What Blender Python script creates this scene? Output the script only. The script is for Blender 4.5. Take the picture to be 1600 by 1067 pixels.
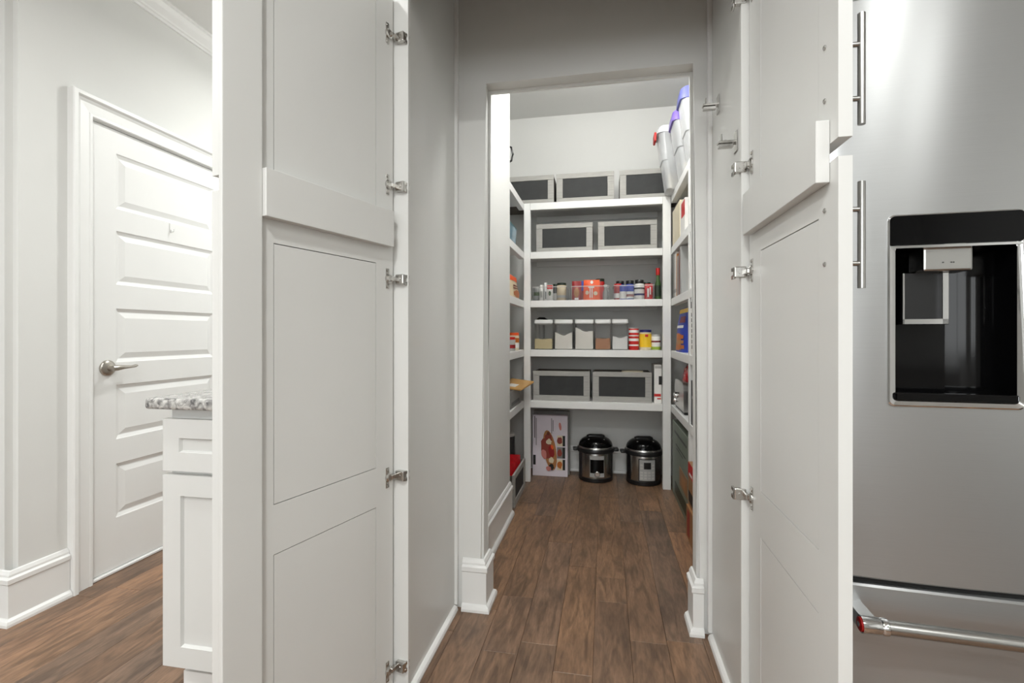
import bpy, bmesh, math, random
from mathutils import Vector, Matrix
random.seed(7)
PI = math.pi
for o in list(bpy.data.objects):
    bpy.data.objects.remove(o, do_unlink=True)
SC = bpy.context.scene
C = SC.collection

# ------------------------------------------------------------------ camera
F_PX = 760.0
cd = bpy.data.cameras.new('camera')
cd.sensor_fit = 'HORIZONTAL'; cd.sensor_width = 36.0
cd.lens = 36.0 * F_PX / 1600.0
cd.shift_y = -(533.5 - 522.0) / 1600.0
cd.clip_start = 0.02; cd.clip_end = 60
cam = bpy.data.objects.new('camera', cd); C.objects.link(cam)
cam.location = (0, 0, 1.09)
cam.rotation_euler = (PI / 2, 0, math.radians(10.80))
SC.camera = cam

# ------------------------------------------------------------------ world, lights, exposure
w = bpy.data.worlds.new('world'); SC.world = w; w.use_nodes = True
w.node_tree.nodes['Background'].inputs[0].default_value = (0.96, 0.99, 1.0, 1)
w.node_tree.nodes['Background'].inputs[1].default_value = 4.2
SC.view_settings.view_transform = 'Standard'
SC.view_settings.look = 'None'
SC.view_settings.gamma = 1.0
SC.view_settings.use_curve_mapping = False
SC.view_settings.exposure = 0.14

CEIL = 2.85            # pantry
CEILK = 2.748          # kitchen and hall
CAN_POWER = 13.0
CANS = [(-1.30, 2.75, 17), (-1.25, 0.75, 13), (-0.35, -0.45, 27), (1.0, -0.55, 7), (-1.6, -1.5, CAN_POWER),
        (0.3, -1.8, 28), (1.52, -1.27, 8), (-3.2, -0.2, CAN_POWER)]  # mostly added, unseen cans; powers set to brighten kitchen and pantry
PANTRY_POWER = 27.0

def area_light(name, loc, power, size, col=(0.985, 1.0, 0.985)):
    l = bpy.data.lights.new(name, 'AREA'); l.shape = 'DISK'; l.size = size
    l.energy = power; l.color = col; l.spread = math.radians(165)
    o = bpy.data.objects.new(name, l); C.objects.link(o); o.location = loc
    return o
for x, y, p in CANS:
    area_light('can_lamp', (x, y, CEILK - 0.035), p, 0.14)
pl = bpy.data.lights.new('pantry_lamp', 'POINT'); pl.energy = PANTRY_POWER; pl.shadow_soft_size = 0.10; pl.color = (0.99, 1.0, 0.985)
plo = bpy.data.objects.new('pantry_lamp', pl); C.objects.link(plo); plo.location = (0.06, 2.45, CEIL - 0.21)

# ------------------------------------------------------------------ materials
def srgb(r, g, b):
    f = lambda c: (c / 255 / 12.92) if c / 255 <= 0.04045 else ((c / 255 + 0.055) / 1.055) ** 2.4
    return (f(r), f(g), f(b), 1)

def mat(name, col, rough=0.5, metal=0.0, var=0.05, scale=8.0, stretch=(1, 1, 1), bump=0.0, bscale=60.0, coat=0.0, spec=0.5):
    m = bpy.data.materials.new(name); m.use_nodes = True
    nt = m.node_tree; b = nt.nodes['Principled BSDF']
    b.inputs['Roughness'].default_value = rough
    b.inputs['Metallic'].default_value = metal
    b.inputs['Specular IOR Level'].default_value = spec
    if coat: b.inputs['Coat Weight'].default_value = coat
    tc = nt.nodes.new('ShaderNodeTexCoord'); mp = nt.nodes.new('ShaderNodeMapping')
    mp.inputs['Scale'].default_value = stretch
    nt.links.new(tc.outputs['Object'], mp.inputs['Vector'])
    n = nt.nodes.new('ShaderNodeTexNoise'); n.inputs['Scale'].default_value = scale; n.inputs['Detail'].default_value = 4
    nt.links.new(mp.outputs['Vector'], n.inputs['Vector'])
    r = nt.nodes.new('ShaderNodeValToRGB')
    c = Vector(col[:3])
    r.color_ramp.elements[0].position = 0.3; r.color_ramp.elements[1].position = 0.7
    r.color_ramp.elements[0].color = (*(c * (1 - var)), 1)
    r.color_ramp.elements[1].color = (*[min(1, v) for v in c * (1 + var)], 1)
    nt.links.new(n.outputs['Fac'], r.inputs['Fac'])
    nt.links.new(r.outputs['Color'], b.inputs['Base Color'])
    if bump:
        n2 = nt.nodes.new('ShaderNodeTexNoise'); n2.inputs['Scale'].default_value = bscale
        nt.links.new(mp.outputs['Vector'], n2.inputs['Vector'])
        bp = nt.nodes.new('ShaderNodeBump'); bp.inputs['Strength'].default_value = bump; bp.inputs['Distance'].default_value = 0.002
        nt.links.new(n2.outputs['Fac'], bp.inputs['Height']); nt.links.new(bp.outputs['Normal'], b.inputs['Normal'])
    return m

def clear_mat(name, tint=(1, 1, 1), opac=0.12, rough=0.05, body=(0.9, 0.9, 0.9)):
    m = bpy.data.materials.new(name); m.use_nodes = True
    nt = m.node_tree; nt.nodes.clear()
    out = nt.nodes.new('ShaderNodeOutputMaterial')
    tr = nt.nodes.new('ShaderNodeBsdfTransparent'); tr.inputs[0].default_value = (*tint, 1)
    pr = nt.nodes.new('ShaderNodeBsdfPrincipled'); pr.inputs['Base Color'].default_value = (*body, 1); pr.inputs['Roughness'].default_value = rough
    lw = nt.nodes.new('ShaderNodeFresnel'); lw.inputs['IOR'].default_value = 1.35
    ad = nt.nodes.new('ShaderNodeMath'); ad.operation = 'ADD'; ad.use_clamp = True; ad.inputs[1].default_value = opac
    nt.links.new(lw.outputs[0], ad.inputs[0])
    mx = nt.nodes.new('ShaderNodeMixShader')
    nt.links.new(ad.outputs[0], mx.inputs[0]); nt.links.new(tr.outputs[0], mx.inputs[1]); nt.links.new(pr.outputs[0], mx.inputs[2])
    nt.links.new(mx.outputs[0], out.inputs[0])
    return m

def emit_mat(name, col, s):
    m = bpy.data.materials.new(name); m.use_nodes = True
    b = m.node_tree.nodes['Principled BSDF']
    b.inputs['Base Color'].default_value = (*col, 1)
    b.inputs['Emission Color'].default_value = (*col, 1); b.inputs['Emission Strength'].default_value = s
    return m

def plank_mat():
    m = bpy.data.materials.new('plank_wood'); m.use_nodes = True
    nt = m.node_tree; b = nt.nodes['Principled BSDF']; L = nt.links.new
    tc = nt.nodes.new('ShaderNodeTexCoord'); oi = nt.nodes.new('ShaderNodeObjectInfo')
    ml = nt.nodes.new('ShaderNodeVectorMath'); ml.operation = 'SCALE'; ml.inputs[0].default_value = (31, 57, 13)
    L(oi.outputs['Random'], ml.inputs['Scale'])
    ad = nt.nodes.new('ShaderNodeVectorMath'); ad.operation = 'ADD'
    L(tc.outputs['Object'], ad.inputs[0]); L(ml.outputs[0], ad.inputs[1])
    mp = nt.nodes.new('ShaderNodeMapping'); mp.inputs['Scale'].default_value = (1, 0.16, 1)
    L(ad.outputs[0], mp.inputs['Vector'])
    def noise(sc, det, dist, src):
        n = nt.nodes.new('ShaderNodeTexNoise'); n.inputs['Scale'].default_value = sc
        n.inputs['Detail'].default_value = det; n.inputs['Distortion'].default_value = dist
        L(src, n.inputs['Vector']); return n
    g1 = noise(26, 8, 1.6, mp.outputs['Vector'])       # cathedral grain
    g2 = noise(150, 4, 0.3, mp.outputs['Vector'])      # fine pores
    g3 = noise(3.2, 3, 0.4, ad.outputs[0])             # smoky blotches
    base = nt.nodes.new('ShaderNodeValToRGB'); L(oi.outputs['Random'], base.inputs['Fac'])
    e = base.color_ramp.elements
    e[0].position = 0; e[0].color = srgb(124, 99, 80); e[1].position = 1; e[1].color = srgb(152, 117, 90)
    x = base.color_ramp.elements.new(0.35); x.color = srgb(140, 109, 84)
    x = base.color_ramp.elements.new(0.7); x.color = srgb(120, 100, 85)
    gr = nt.nodes.new('ShaderNodeValToRGB'); L(g1.outputs['Fac'], gr.inputs['Fac'])
    gr.color_ramp.elements[0].position = 0.36; gr.color_ramp.elements[0].color = (0.60, 0.58, 0.56, 1)
    gr.color_ramp.elements[1].position = 0.62; gr.color_ramp.elements[1].color = (1.28, 1.25, 1.22, 1)
    m1 = nt.nodes.new('ShaderNodeMix'); m1.data_type = 'RGBA'; m1.blend_type = 'MULTIPLY'; m1.inputs[0].default_value = 0.8
    L(base.outputs[0], m1.inputs[6]); L(gr.outputs[0], m1.inputs[7])
    fr = nt.nodes.new('ShaderNodeValToRGB'); L(g2.outputs['Fac'], fr.inputs['Fac'])
    fr.color_ramp.elements[0].position = 0.4; fr.color_ramp.elements[0].color = (0.72, 0.70, 0.68, 1)
    fr.color_ramp.elements[1].position = 0.6; fr.color_ramp.elements[1].color = (1.06, 1.05, 1.04, 1)
    m2 = nt.nodes.new('ShaderNodeMix'); m2.data_type = 'RGBA'; m2.blend_type = 'MULTIPLY'; m2.inputs[0].default_value = 0.55
    L(m1.outputs[2], m2.inputs[6]); L(fr.outputs[0], m2.inputs[7])
    br = nt.nodes.new('ShaderNodeValToRGB'); L(g3.outputs['Fac'], br.inputs['Fac'])
    br.color_ramp.elements[0].position = 0.32; br.color_ramp.elements[0].color = (0.62, 0.64, 0.68, 1)
    br.color_ramp.elements[1].position = 0.56; br.color_ramp.elements[1].color = (1, 1, 1, 1)
    m3 = nt.nodes.new('ShaderNodeMix'); m3.data_type = 'RGBA'; m3.blend_type = 'MULTIPLY'; m3.inputs[0].default_value = 0.75
    L(m2.outputs[2], m3.inputs[6]); L(br.outputs[0], m3.inputs[7])
    L(m3.outputs[2], b.inputs['Base Color'])
    rr = nt.nodes.new('ShaderNodeMapRange'); rr.inputs[3].default_value = 0.34; rr.inputs[4].default_value = 0.5
    L(g1.outputs['Fac'], rr.inputs[0]); L(rr.outputs[0], b.inputs['Roughness'])
    bp = nt.nodes.new('ShaderNodeBump'); bp.inputs['Strength'].default_value = 0.25; bp.inputs['Distance'].default_value = 0.002
    L(g1.outputs['Fac'], bp.inputs['Height']); L(bp.outputs['Normal'], b.inputs['Normal'])
    return m

def granite_mat():
    m = bpy.data.materials.new('granite'); m.use_nodes = True
    nt = m.node_tree; b = nt.nodes['Principled BSDF']; L = nt.links.new
    tc = nt.nodes.new('ShaderNodeTexCoord')
    n1 = nt.nodes.new('ShaderNodeTexNoise'); n1.inputs['Scale'].default_value = 55; n1.inputs['Detail'].default_value = 8; n1.inputs['Distortion'].default_value = 0.8
    L(tc.outputs['Object'], n1.inputs['Vector'])
    r = nt.nodes.new('ShaderNodeValToRGB'); L(n1.outputs['Fac'], r.inputs['Fac'])
    r.color_ramp.elements[0].position = 0.33; r.color_ramp.elements[0].color = srgb(92, 91, 91)
    r.color_ramp.elements[1].position = 0.62; r.color_ramp.elements[1].color = srgb(205, 203, 199)
    x = r.color_ramp.elements.new(0.46); x.color = srgb(150, 148, 145)
    L(r.outputs[0], b.inputs['Base Color']); b.inputs['Roughness'].default_value = 0.15
    return m

def steel_mat(name, col=(0.60, 0.60, 0.59), rough=0.28):
    """stainless steel brushed along local x"""
    m = bpy.data.materials.new(name); m.use_nodes = True
    nt = m.node_tree; b = nt.nodes['Principled BSDF']; L = nt.links.new
    b.inputs['Metallic'].default_value = 0.80
    b.inputs['Anisotropic Rotation'].default_value = 0.25
    tc = nt.nodes.new('ShaderNodeTexCoord'); mp = nt.nodes.new('ShaderNodeMapping'); mp.inputs['Scale'].default_value = (6, 6, 900)
    L(tc.outputs['Object'], mp.inputs['Vector'])
    n = nt.nodes.new('ShaderNodeTexNoise'); n.inputs['Scale'].default_value = 1; n.inputs['Detail'].default_value = 3
    L(mp.outputs[0], n.inputs['Vector'])
    r = nt.nodes.new('ShaderNodeMapRange'); r.inputs[3].default_value = rough - 0.05; r.inputs[4].default_value = rough + 0.08
    L(n.outputs['Fac'], r.inputs[0]); L(r.outputs[0], b.inputs['Roughness'])
    cr = nt.nodes.new('ShaderNodeValToRGB'); L(n.outputs['Fac'], cr.inputs['Fac'])
    cr.color_ramp.elements[0].color = (*[v * 0.94 for v in col], 1); cr.color_ramp.elements[1].color = (*[v * 1.05 for v in col], 1)
    L(cr.outputs[0], b.inputs['Base Color'])
    bp = nt.nodes.new('ShaderNodeBump'); bp.inputs['Strength'].default_value = 0.012; bp.inputs['Distance'].default_value = 0.0003
    L(n.outputs['Fac'], bp.inputs['Height']); L(bp.outputs['Normal'], b.inputs['Normal'])
    b.inputs['Anisotropic'].default_value = 0.75
    tg = nt.nodes.new('ShaderNodeTangent'); tg.direction_type = 'RADIAL'; tg.axis = 'Z'
    L(tg.outputs[0], b.inputs['Tangent'])
    return m

M = {}
M['wall'] = mat('wall_paint', srgb(222, 222, 219), 0.75, var=0.012, scale=3, bump=0.05, bscale=180)
M['ceil'] = mat('ceiling_paint', srgb(228, 228, 225), 0.9, var=0.01, scale=3)
M['trim'] = mat('white_trim', srgb(236, 236, 234), 0.35, var=0.01)
M['cab'] = mat('cabinet_white', srgb(217, 217, 214), 0.38, var=0.012, scale=4, coat=0.1)
M['shelf'] = mat('shelf_white', srgb(236, 236, 234), 0.45, var=0.012)
M['doorw'] = mat('door_white', srgb(234, 234, 232), 0.38, var=0.008)
M['plank'] = plank_mat()
M['subfloor'] = mat('subfloor', srgb(80, 62, 50), 0.8)
M['granite'] = granite_mat()
M['steel'] = steel_mat('brushed_steel', (0.48, 0.486, 0.484), 0.30)
M['steel2'] = mat('satin_steel', srgb(188, 187, 184), 0.27, 1.0, var=0.03, scale=5)
M['nickel'] = mat('satin_nickel', srgb(176, 170, 162), 0.28, 1.0, var=0.05)
M['chrome'] = mat('chrome', srgb(225, 225, 225), 0.08, 1.0, var=0.01)
M['hinge'] = mat('hinge_metal', srgb(196, 194, 190), 0.22, 1.0, var=0.10, scale=90)
M['black'] = mat('black_plastic', srgb(24, 24, 25), 0.35, var=0.1)
M['recess'] = mat('recess_black', srgb(9, 9, 10), 0.10, var=0.05, spec=0.3)
M['gloss'] = mat('gloss_black', srgb(7, 7, 8), 0.08, var=0.05, spec=0.22)
M['dark'] = mat('dark_gap', srgb(20, 20, 20), 0.7)
M['greyw'] = mat('grey_weathered_wood', srgb(166, 164, 159), 0.7, var=0.11, scale=12, stretch=(1, 8, 8), bump=0.3, bscale=40)
M['greyd'] = mat('grey_crate_wood', srgb(92, 84, 77), 0.75, var=0.16, scale=12, stretch=(1, 8, 8), bump=0.3, bscale=40)
M['chalk'] = mat('chalkboard', srgb(52, 53, 53), 0.75, var=0.14, scale=14)
M['acryl'] = clear_mat('clear_acrylic', (0.985, 0.988, 0.988), 0.02)
M['canis'] = clear_mat('clear_canister', (0.985, 0.982, 0.975), 0.04)
M['tote'] = clear_mat('frosted_tote', (0.86, 0.87, 0.88), 0.45, 0.3, (0.76, 0.77, 0.78))
M['glassd'] = clear_mat('smoked_glass', (0.45, 0.45, 0.45), 0.15, 0.05, (0.2, 0.2, 0.2))
M['bluecl'] = clear_mat('blue_clear', (0.45, 0.62, 0.72), 0.3, 0.1, (0.25, 0.42, 0.52))
M['lidw'] = mat('white_lid', srgb(232, 232, 230), 0.35, var=0.01)
M['frost'] = mat('frosted_white', srgb(205, 206, 208), 0.3, var=0.015)
def simple(n, r, g, b, rough=0.45, **k):
    M[n] = mat(n, srgb(r, g, b), rough, **k); return M[n]
for a in [('red', 196, 34, 30), ('redd', 150, 24, 28), ('orange', 238, 92, 34), ('yellow', 244, 200, 40), ('blue', 42, 66, 168), ('navy', 34, 38, 110),
          ('purple', 122, 100, 184), ('blid', 92, 96, 158), ('green', 62, 92, 44), ('dgreen', 34, 48, 34), ('white', 236, 234, 230), ('brown', 112, 52, 34),
          ('beige', 214, 196, 164), ('tan', 206, 160, 96), ('kraft', 156, 112, 72), ('lav', 226, 218, 226), ('sage', 120, 130, 116), ('grey', 128, 126, 122),
          ('lgrey', 190, 188, 184), ('ink', 28, 26, 26), ('rice', 224, 208, 160), ('flour', 240, 236, 228), ('sugar', 246, 245, 243), ('bsugar', 186, 128, 78),
          ('cream', 226, 214, 186), ('meat', 146, 62, 50), ('pink', 206, 130, 122), ('wood', 176, 120, 70), ('lime', 150, 176, 64), ('greyg', 150, 152, 150),
          ('silver', 170, 170, 168), ('darkgrey', 62, 62, 62), ('wine', 120, 24, 40), ('pancake', 190, 104, 40), ('teal', 70, 120, 120)]:
    simple(*a)
M['foil_red'] = mat('foil_red', srgb(200, 26, 34), 0.22, var=0.25, scale=40)
M['emit'] = emit_mat('lamp_glow', (1.0, 0.96, 0.9), 6.0)

# ------------------------------------------------------------------ mesh helpers
class MB:
    def __init__(s): s.bm = bmesh.new()
    def _rot(s, vs, rot, c):
        if rot is not None: bmesh.ops.rotate(s.bm, verts=vs, cent=c, matrix=rot)
    def box(s, x0, x1, y0, y1, z0, z1, bev=0.0, seg=1, rot=None):
        r = bmesh.ops.create_cube(s.bm, size=1.0); vs = r['verts']
        c = Vector(((x0 + x1) / 2, (y0 + y1) / 2, (z0 + z1) / 2))
        for v in vs: v.co = Vector((v.co.x * (x1 - x0), v.co.y * (y1 - y0), v.co.z * (z1 - z0))) + c
        if bev:
            es = list({e for v in vs for e in v.link_edges})
            n0 = set(s.bm.verts)
            rr = bmesh.ops.bevel(s.bm, geom=es, offset=bev, segments=seg, affect='EDGES', profile=0.5)
            vs = list({v for f in rr['faces'] for v in f.verts} | {v for v in vs if v.is_valid})
        s._rot([v for v in vs if v.is_valid], rot, c)
        return s
    def prism(s, pts, a0, a1, axis='y'):
        """polygon pts extruded along axis. axis y: pts=(x,z); z: (x,y); x: (y,z)"""
        def P(p, a):
            if axis == 'y': return (p[0], a, p[1])
            if axis == 'z': return (p[0], p[1], a)
            return (a, p[0], p[1])
        A = [s.bm.verts.new(P(p, a0)) for p in pts]; B = [s.bm.verts.new(P(p, a1)) for p in pts]
        s.bm.faces.new(A); s.bm.faces.new(B[::-1])
        n = len(pts)
        for i in range(n): s.bm.faces.new((A[i], B[i], B[(i + 1) % n], A[(i + 1) % n]))
        return s
    def lathe(s, prof, c=(0, 0, 0), n=24, axis='z', cap=True):
        """prof: (r, h) list"""
        def P(r, h, t):
            a, b = r * math.cos(t), r * math.sin(t)
            v = (a, b, h) if axis == 'z' else ((a, h, b) if axis == 'y' else (h, a, b))
            return Vector(v) + Vector(c)
        rings = [[s.bm.verts.new(P(r, h, 2 * PI * i / n)) for i in range(n)] for r, h in prof]
        for A, B in zip(rings, rings[1:]):
            for i in range(n): s.bm.faces.new((A[i], A[(i + 1) % n], B[(i + 1) % n], B[i]))
        if cap:
            s.bm.faces.new(rings[0][::-1]); s.bm.faces.new(rings[-1])
        return s
    def tube(s, pts, r, n=10, radii=None):
        pts = [Vector(p) for p in pts]; rings = []
        for i, p in enumerate(pts):
            t = (pts[min(i + 1, len(pts) - 1)] - pts[max(i - 1, 0)]).normalized()
            u = t.cross(Vector((0, 0, 1)))
            if u.length < 1e-3: u = Vector((1, 0, 0))
            u.normalize(); v = t.cross(u); rr = radii[i] if radii else r
            rings.append([s.bm.verts.new(p + (u * math.cos(2 * PI * k / n) + v * math.sin(2 * PI * k / n)) * rr) for k in range(n)])
        for A, B in zip(rings, rings[1:]):
            for i in range(n): s.bm.faces.new((A[i], A[(i + 1) % n], B[(i + 1) % n], B[i]))
        s.bm.faces.new(rings[0][::-1]); s.bm.faces.new(rings[-1])
        return s
    def loft(s, secs, n=6, cap=(True, True)):
        """secs: (z, cx, cy, hx, hy, r) rounded rectangles"""
        rings = []
        for z, cx, cy, hx, hy, r in secs:
            ring = []
            for q, (sx, sy) in enumerate(((1, 1), (-1, 1), (-1, -1), (1, -1))):
                for k in range(n):
                    t = q * PI / 2 + (PI / 2) * k / (n - 1)
                    ring.append(s.bm.verts.new((cx + sx * (hx - r) + r * math.cos(t), cy + sy * (hy - r) + r * math.sin(t), z)))
            rings.append(ring)
        m = 4 * n
        for A, B in zip(rings, rings[1:]):
            for i in range(m): s.bm.faces.new((A[i], A[(i + 1) % m], B[(i + 1) % m], B[i]))
        if cap[0]: s.bm.faces.new(rings[0][::-1])
        if cap[1]: s.bm.faces.new(rings[-1])
        return s
    def sweep(s, path, prof):
        """2d path, profile (offset to the right, z) with mitred joints"""
        P = [Vector(p) for p in path]; rings = []
        for i, p in enumerate(P):
            d0 = (P[i] - P[i - 1]).normalized() if i else None
            d1 = (P[i + 1] - P[i]).normalized() if i < len(P) - 1 else None
            a = d0 or d1; b = d1 or d0
            na = Vector((a.y, -a.x)); nb = Vector((b.y, -b.x))
            m = (na + nb); m = m / (m.dot(na)) if m.dot(na) > 1e-6 else na
            rings.append([s.bm.verts.new((p.x + m.x * o, p.y + m.y * o, z)) for o, z in prof])
        k = len(prof)
        for A, B in zip(rings, rings[1:]):
            for i in range(k): s.bm.faces.new((A[i], A[(i + 1) % k], B[(i + 1) % k], B[i]))
        s.bm.faces.new(rings[0][::-1]); s.bm.faces.new(rings[-1])
        return s
    def build(s, name, m, parent=None, smooth=False, loc=None, flipy=False):
        bm = s.bm
        if flipy:
            for v in bm.verts: v.co.y = -v.co.y
        bmesh.ops.recalc_face_normals(bm, faces=bm.faces)
        me = bpy.data.meshes.new(name)
        if smooth:
            for f in bm.faces: f.smooth = True
            for e in bm.edges:
                if len(e.link_faces) == 2 and e.calc_face_angle(0) > math.radians(38): e.smooth = False
        bm.to_mesh(me); bm.free()
        o = bpy.data.objects.new(name, me); C.objects.link(o)
        me.materials.append(M[m] if isinstance(m, str) else m)
        if loc: o.location = loc
        if parent: o.parent = parent
        return o

def tag(o, label=None, cat=None, group=None, kind=None):
    if label: o['label'] = label
    if cat: o['category'] = cat
    if group: o['group'] = group
    if kind: o['kind'] = kind
    return o
def thing(name, label, cat, loc=(0, 0, 0), rz=0.0, group=None):
    o = bpy.data.objects.new(name, None); C.objects.link(o)
    o.empty_display_size = 0.05; o.location = loc; o.rotation_euler = (0, 0, rz)
    return tag(o, label, cat, group)
def struct(o, label=None, cat=None):
    return tag(o, label, cat, kind='structure')
def box(name, m, parent, *a, **k):
    return MB().box(*a, **k).build(name, m, parent)

# ------------------------------------------------------------------ floor with planks
PW = 0.127
fl = MB().box(-4.6, 2.6, -3.6, 4.5, -0.06, -0.014).build('floor', 'subfloor')
struct(fl, 'dark brown hardwood plank floor running into the pantry', 'floor')
x = -0.165 - 16 * PW - PW
plank_meshes = {}
row = 0
cols = []
while x < 1.55:
    cols.append(x); x += PW
ENDS = {15: [1.63, 1.99], 16: [1.70, 2.55], 17: [1.57, 2.30], 18: [2.02, 2.22], 19: [1.78, 2.9], 14: [1.42, 1.88]}
for ci, cx in enumerate(cols):
    ys = [-1.9]
    y = -1.9 + random.uniform(0.2, 1.1)
    while y < 4.0:
        ys.append(y); y += random.choice((0.6, 0.85, 1.05, 1.3))
    if ci in ENDS:
        ys = [v for v in ys if v < ENDS[ci][0] - 0.45] + ENDS[ci] + [v for v in ys if v > ENDS[ci][-1] + 0.5]
    ys.append(4.0 if cx > -1.2 else 4.4)
    for a, b in zip(ys, ys[1:]):
        Lk = round(b - a, 3)
        if Lk < 0.02: continue
        me = plank_meshes.get(Lk)
        if me is None:
            o = MB().box(-PW / 2 + 0.0003, PW / 2 - 0.0003, -Lk / 2 + 0.0003, Lk / 2 - 0.0003, -0.014, 0.0, bev=0.0011).build('plank', 'plank', fl)
            plank_meshes[Lk] = o.data
        else:
            o = bpy.data.objects.new('plank', me); C.objects.link(o); o.parent = fl
        o.location = (cx + PW / 2, (a + b) / 2, random.uniform(-0.0004, 0.0))

# ------------------------------------------------------------------ room shell
XW = -2.20            # wall with the interior door
YC = 1.445            # its outside corner
DY0, DY1, DZ = 1.742, 2.545, 2.025
b = MB()
b.box(XW - 0.14, XW, YC, DY0 - 0.02, 0, CEIL, bev=0.0)
b.box(XW - 0.14, XW, DY1 + 0.02, 4.4, 0, CEIL)
b.box(XW - 0.14, XW, DY0 - 0.02, DY1 + 0.02, DZ + 0.02, CEIL)
bmesh.ops.remove_doubles(b.bm, verts=b.bm.verts, dist=1e-5)
es = [e for e in b.bm.edges if all(abs(v.co.x - XW) < 1e-4 and abs(v.co.y - YC) < 1e-4 for v in e.verts)]
bmesh.ops.bevel(b.bm, geom=es, offset=0.026, segments=6, affect='EDGES')
struct(b.build('wall_left', 'wall', smooth=True), 'pale grey wall holding the white five panel door', 'wall')
struct(MB().box(-4.6, XW - 0.14, YC, YC + 0.12, 0, CEIL).build('wall_far_left', 'wall'), 'sliver of pale grey wall at the left picture edge', 'wall')
struct(MB().box(XW - 0.14, -1.0, 4.4, 4.5, 0, CEIL).build('wall_hall_end', 'wall'), 'pale wall closing the hall beyond the white door', 'wall')
struct(MB().box(-4.7, -4.6, -3.6, YC + 0.12, 0, CEIL).build('wall_kitchen_left', 'wall'), 'pale kitchen wall out to the left', 'wall')
struct(MB().box(2.5, 2.6, -3.6, 1.97, 0, CEIL).build('wall_kitchen_right', 'wall'), 'pale kitchen wall to the right past the fridge', 'wall')
# wall behind the camera; two window openings added to let light in
b = MB()
wins = [(-4.2, -2.5), (-1.6, 1.15)]
b.box(-4.6, 2.5, -3.6, -3.5, 0, 0.85); b.box(-4.6, 2.5, -3.6, -3.5, 2.35, CEIL)
b.box(-4.6, wins[0][0], -3.6, -3.5, 0.85, 2.35); b.box(wins[0][1], wins[1][0], -3.6, -3.5, 0.85, 2.35); b.box(wins[1][1], 2.5, -3.6, -3.5, 0.85, 2.35)
struct(b.build('wall_rear', 'wall'), 'kitchen wall with two added wide windows behind the viewer', 'wall')
for i, (a, c2) in enumerate(wins):
    wf = MB()
    wf.box(a, c2, -3.58, -3.52, 0.85, 0.90); wf.box(a, c2, -3.58, -3.52, 2.30, 2.35); wf.box(a, a + 0.05, -3.58, -3.52, 0.90, 2.30); wf.box(c2 - 0.05, c2, -3.58, -3.52, 0.90, 2.30)
    wf.box((a + c2) / 2 - 0.025, (a + c2) / 2 + 0.025, -3.58, -3.52, 0.90, 2.30)
    struct(wf.build('window_%d' % (i + 1), 'trim'), 'added wide white framed kitchen window ' + ('to the left' if i == 0 else 'behind the viewer'), 'window')
struct(MB().prism([(-4.7, -3.6), (2.6, -3.6), (2.6, 1.92), (-1.0, 1.92), (-1.0, 4.5), (-4.7, 4.5)], CEILK, CEIL + 0.08, 'z').build('ceiling', 'ceil'), 'flat white ceiling over kitchen and hall', 'ceiling')
struct(MB().box(-1.0, 1.0, 1.92, 4.1, CEIL, CEIL + 0.08).build('ceiling_pantry', 'ceil'), 'flat pale ceiling inside the pantry', 'ceiling')

# wall with the pantry opening: one mesh, eased opening edges
OX0, OX1, OZ, OY0, OY1 = -0.473, 0.330, 2.092, 1.87, 1.965
b = MB()
b.prism([(-1.28, 0), (OX0, 0), (OX0, OZ), (OX1, OZ), (OX1, 0), (2.5, 0), (2.5, CEIL), (-1.28, CEIL)], OY0, OY1, 'y')
es = []
for e in b.bm.edges:
    p, q = (v.co for v in e.verts)
    if abs(p.y - q.y) < 1e-4:
        if all(abs(v.x - OX0) < 1e-4 and v.z <= OZ + 1e-4 for v in (p, q)) or all(abs(v.x - OX1) < 1e-4 and v.z <= OZ + 1e-4 for v in (p, q)) \
           or all(abs(v.z - OZ) < 1e-4 for v in (p, q)): es.append(e)
bmesh.ops.bevel(b.bm, geom=es, offset=0.012, segments=4, affect='EDGES')
struct(b.build('wall_pantry_front', 'wall'), 'pale grey wall around the pantry opening', 'wall')
PXL, PXR, PYB, LSX = -0.95, 0.82, 3.92, -0.565
struct(MB().box(-1.07, LSX, OY1, 2.89, 0, CEIL).build('wall_pantry_left', 'wall'), 'white wall stub just inside the pantry on the left', 'wall')
struct(MB().box(-1.07, PXL, 2.89, PYB + 0.1, 0, CEIL).build('wall_pantry_alcove', 'wall'), 'wall behind the left pantry shelves', 'wall')
struct(MB().box(PXR, PXR + 0.1, OY1, PYB + 0.1, 0, CEIL).build('wall_pantry_right', 'wall'), 'wall behind the right pantry shelves', 'wall')
struct(MB().box(PXL, PXR, PYB, PYB + 0.1, 0, CEIL).build('wall_back', 'wall'), 'pale wall at the back of the pantry', 'wall')

# baseboards, shoe, crown, casing
BB = [(0, 0), (0.030, 0), (0.030, 0.010), (0.026, 0.020), (0.018, 0.026), (0.016, 0.028), (0.016, 0.150), (0.021, 0.156), (0.021, 0.172), (0.012, 0.178), (0.012, 0.186), (0.006, 0.198), (0, 0.200)]
def base(name, path, label):
    struct(MB().sweep(path, BB).build(name, 'trim'), label, 'baseboard')
base('baseboard_left', [(-4.55, YC), (XW, YC), (XW, 1.642)], 'tall white baseboard wrapping the wall corner left of the door')
base('baseboard_hall', [(XW, 2.645), (XW, 4.38)], 'tall white baseboard beyond the white door')
base('baseboard_pantry_left', [(-0.555, OY0), (OX0, OY0), (OX0, OY1), (LSX, OY1), (LSX, 2.89)], 'tall white baseboard turning into the pantry on the left')
base('baseboard_pantry_right', [(OX1, OY1), (OX1, OY0), (0.352, OY0)], 'tall white baseboard block on the right of the pantry opening')
base('baseboard_back', [(-0.53, PYB), (0.40, PYB)], 'white baseboard under the back pantry shelves')
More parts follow.
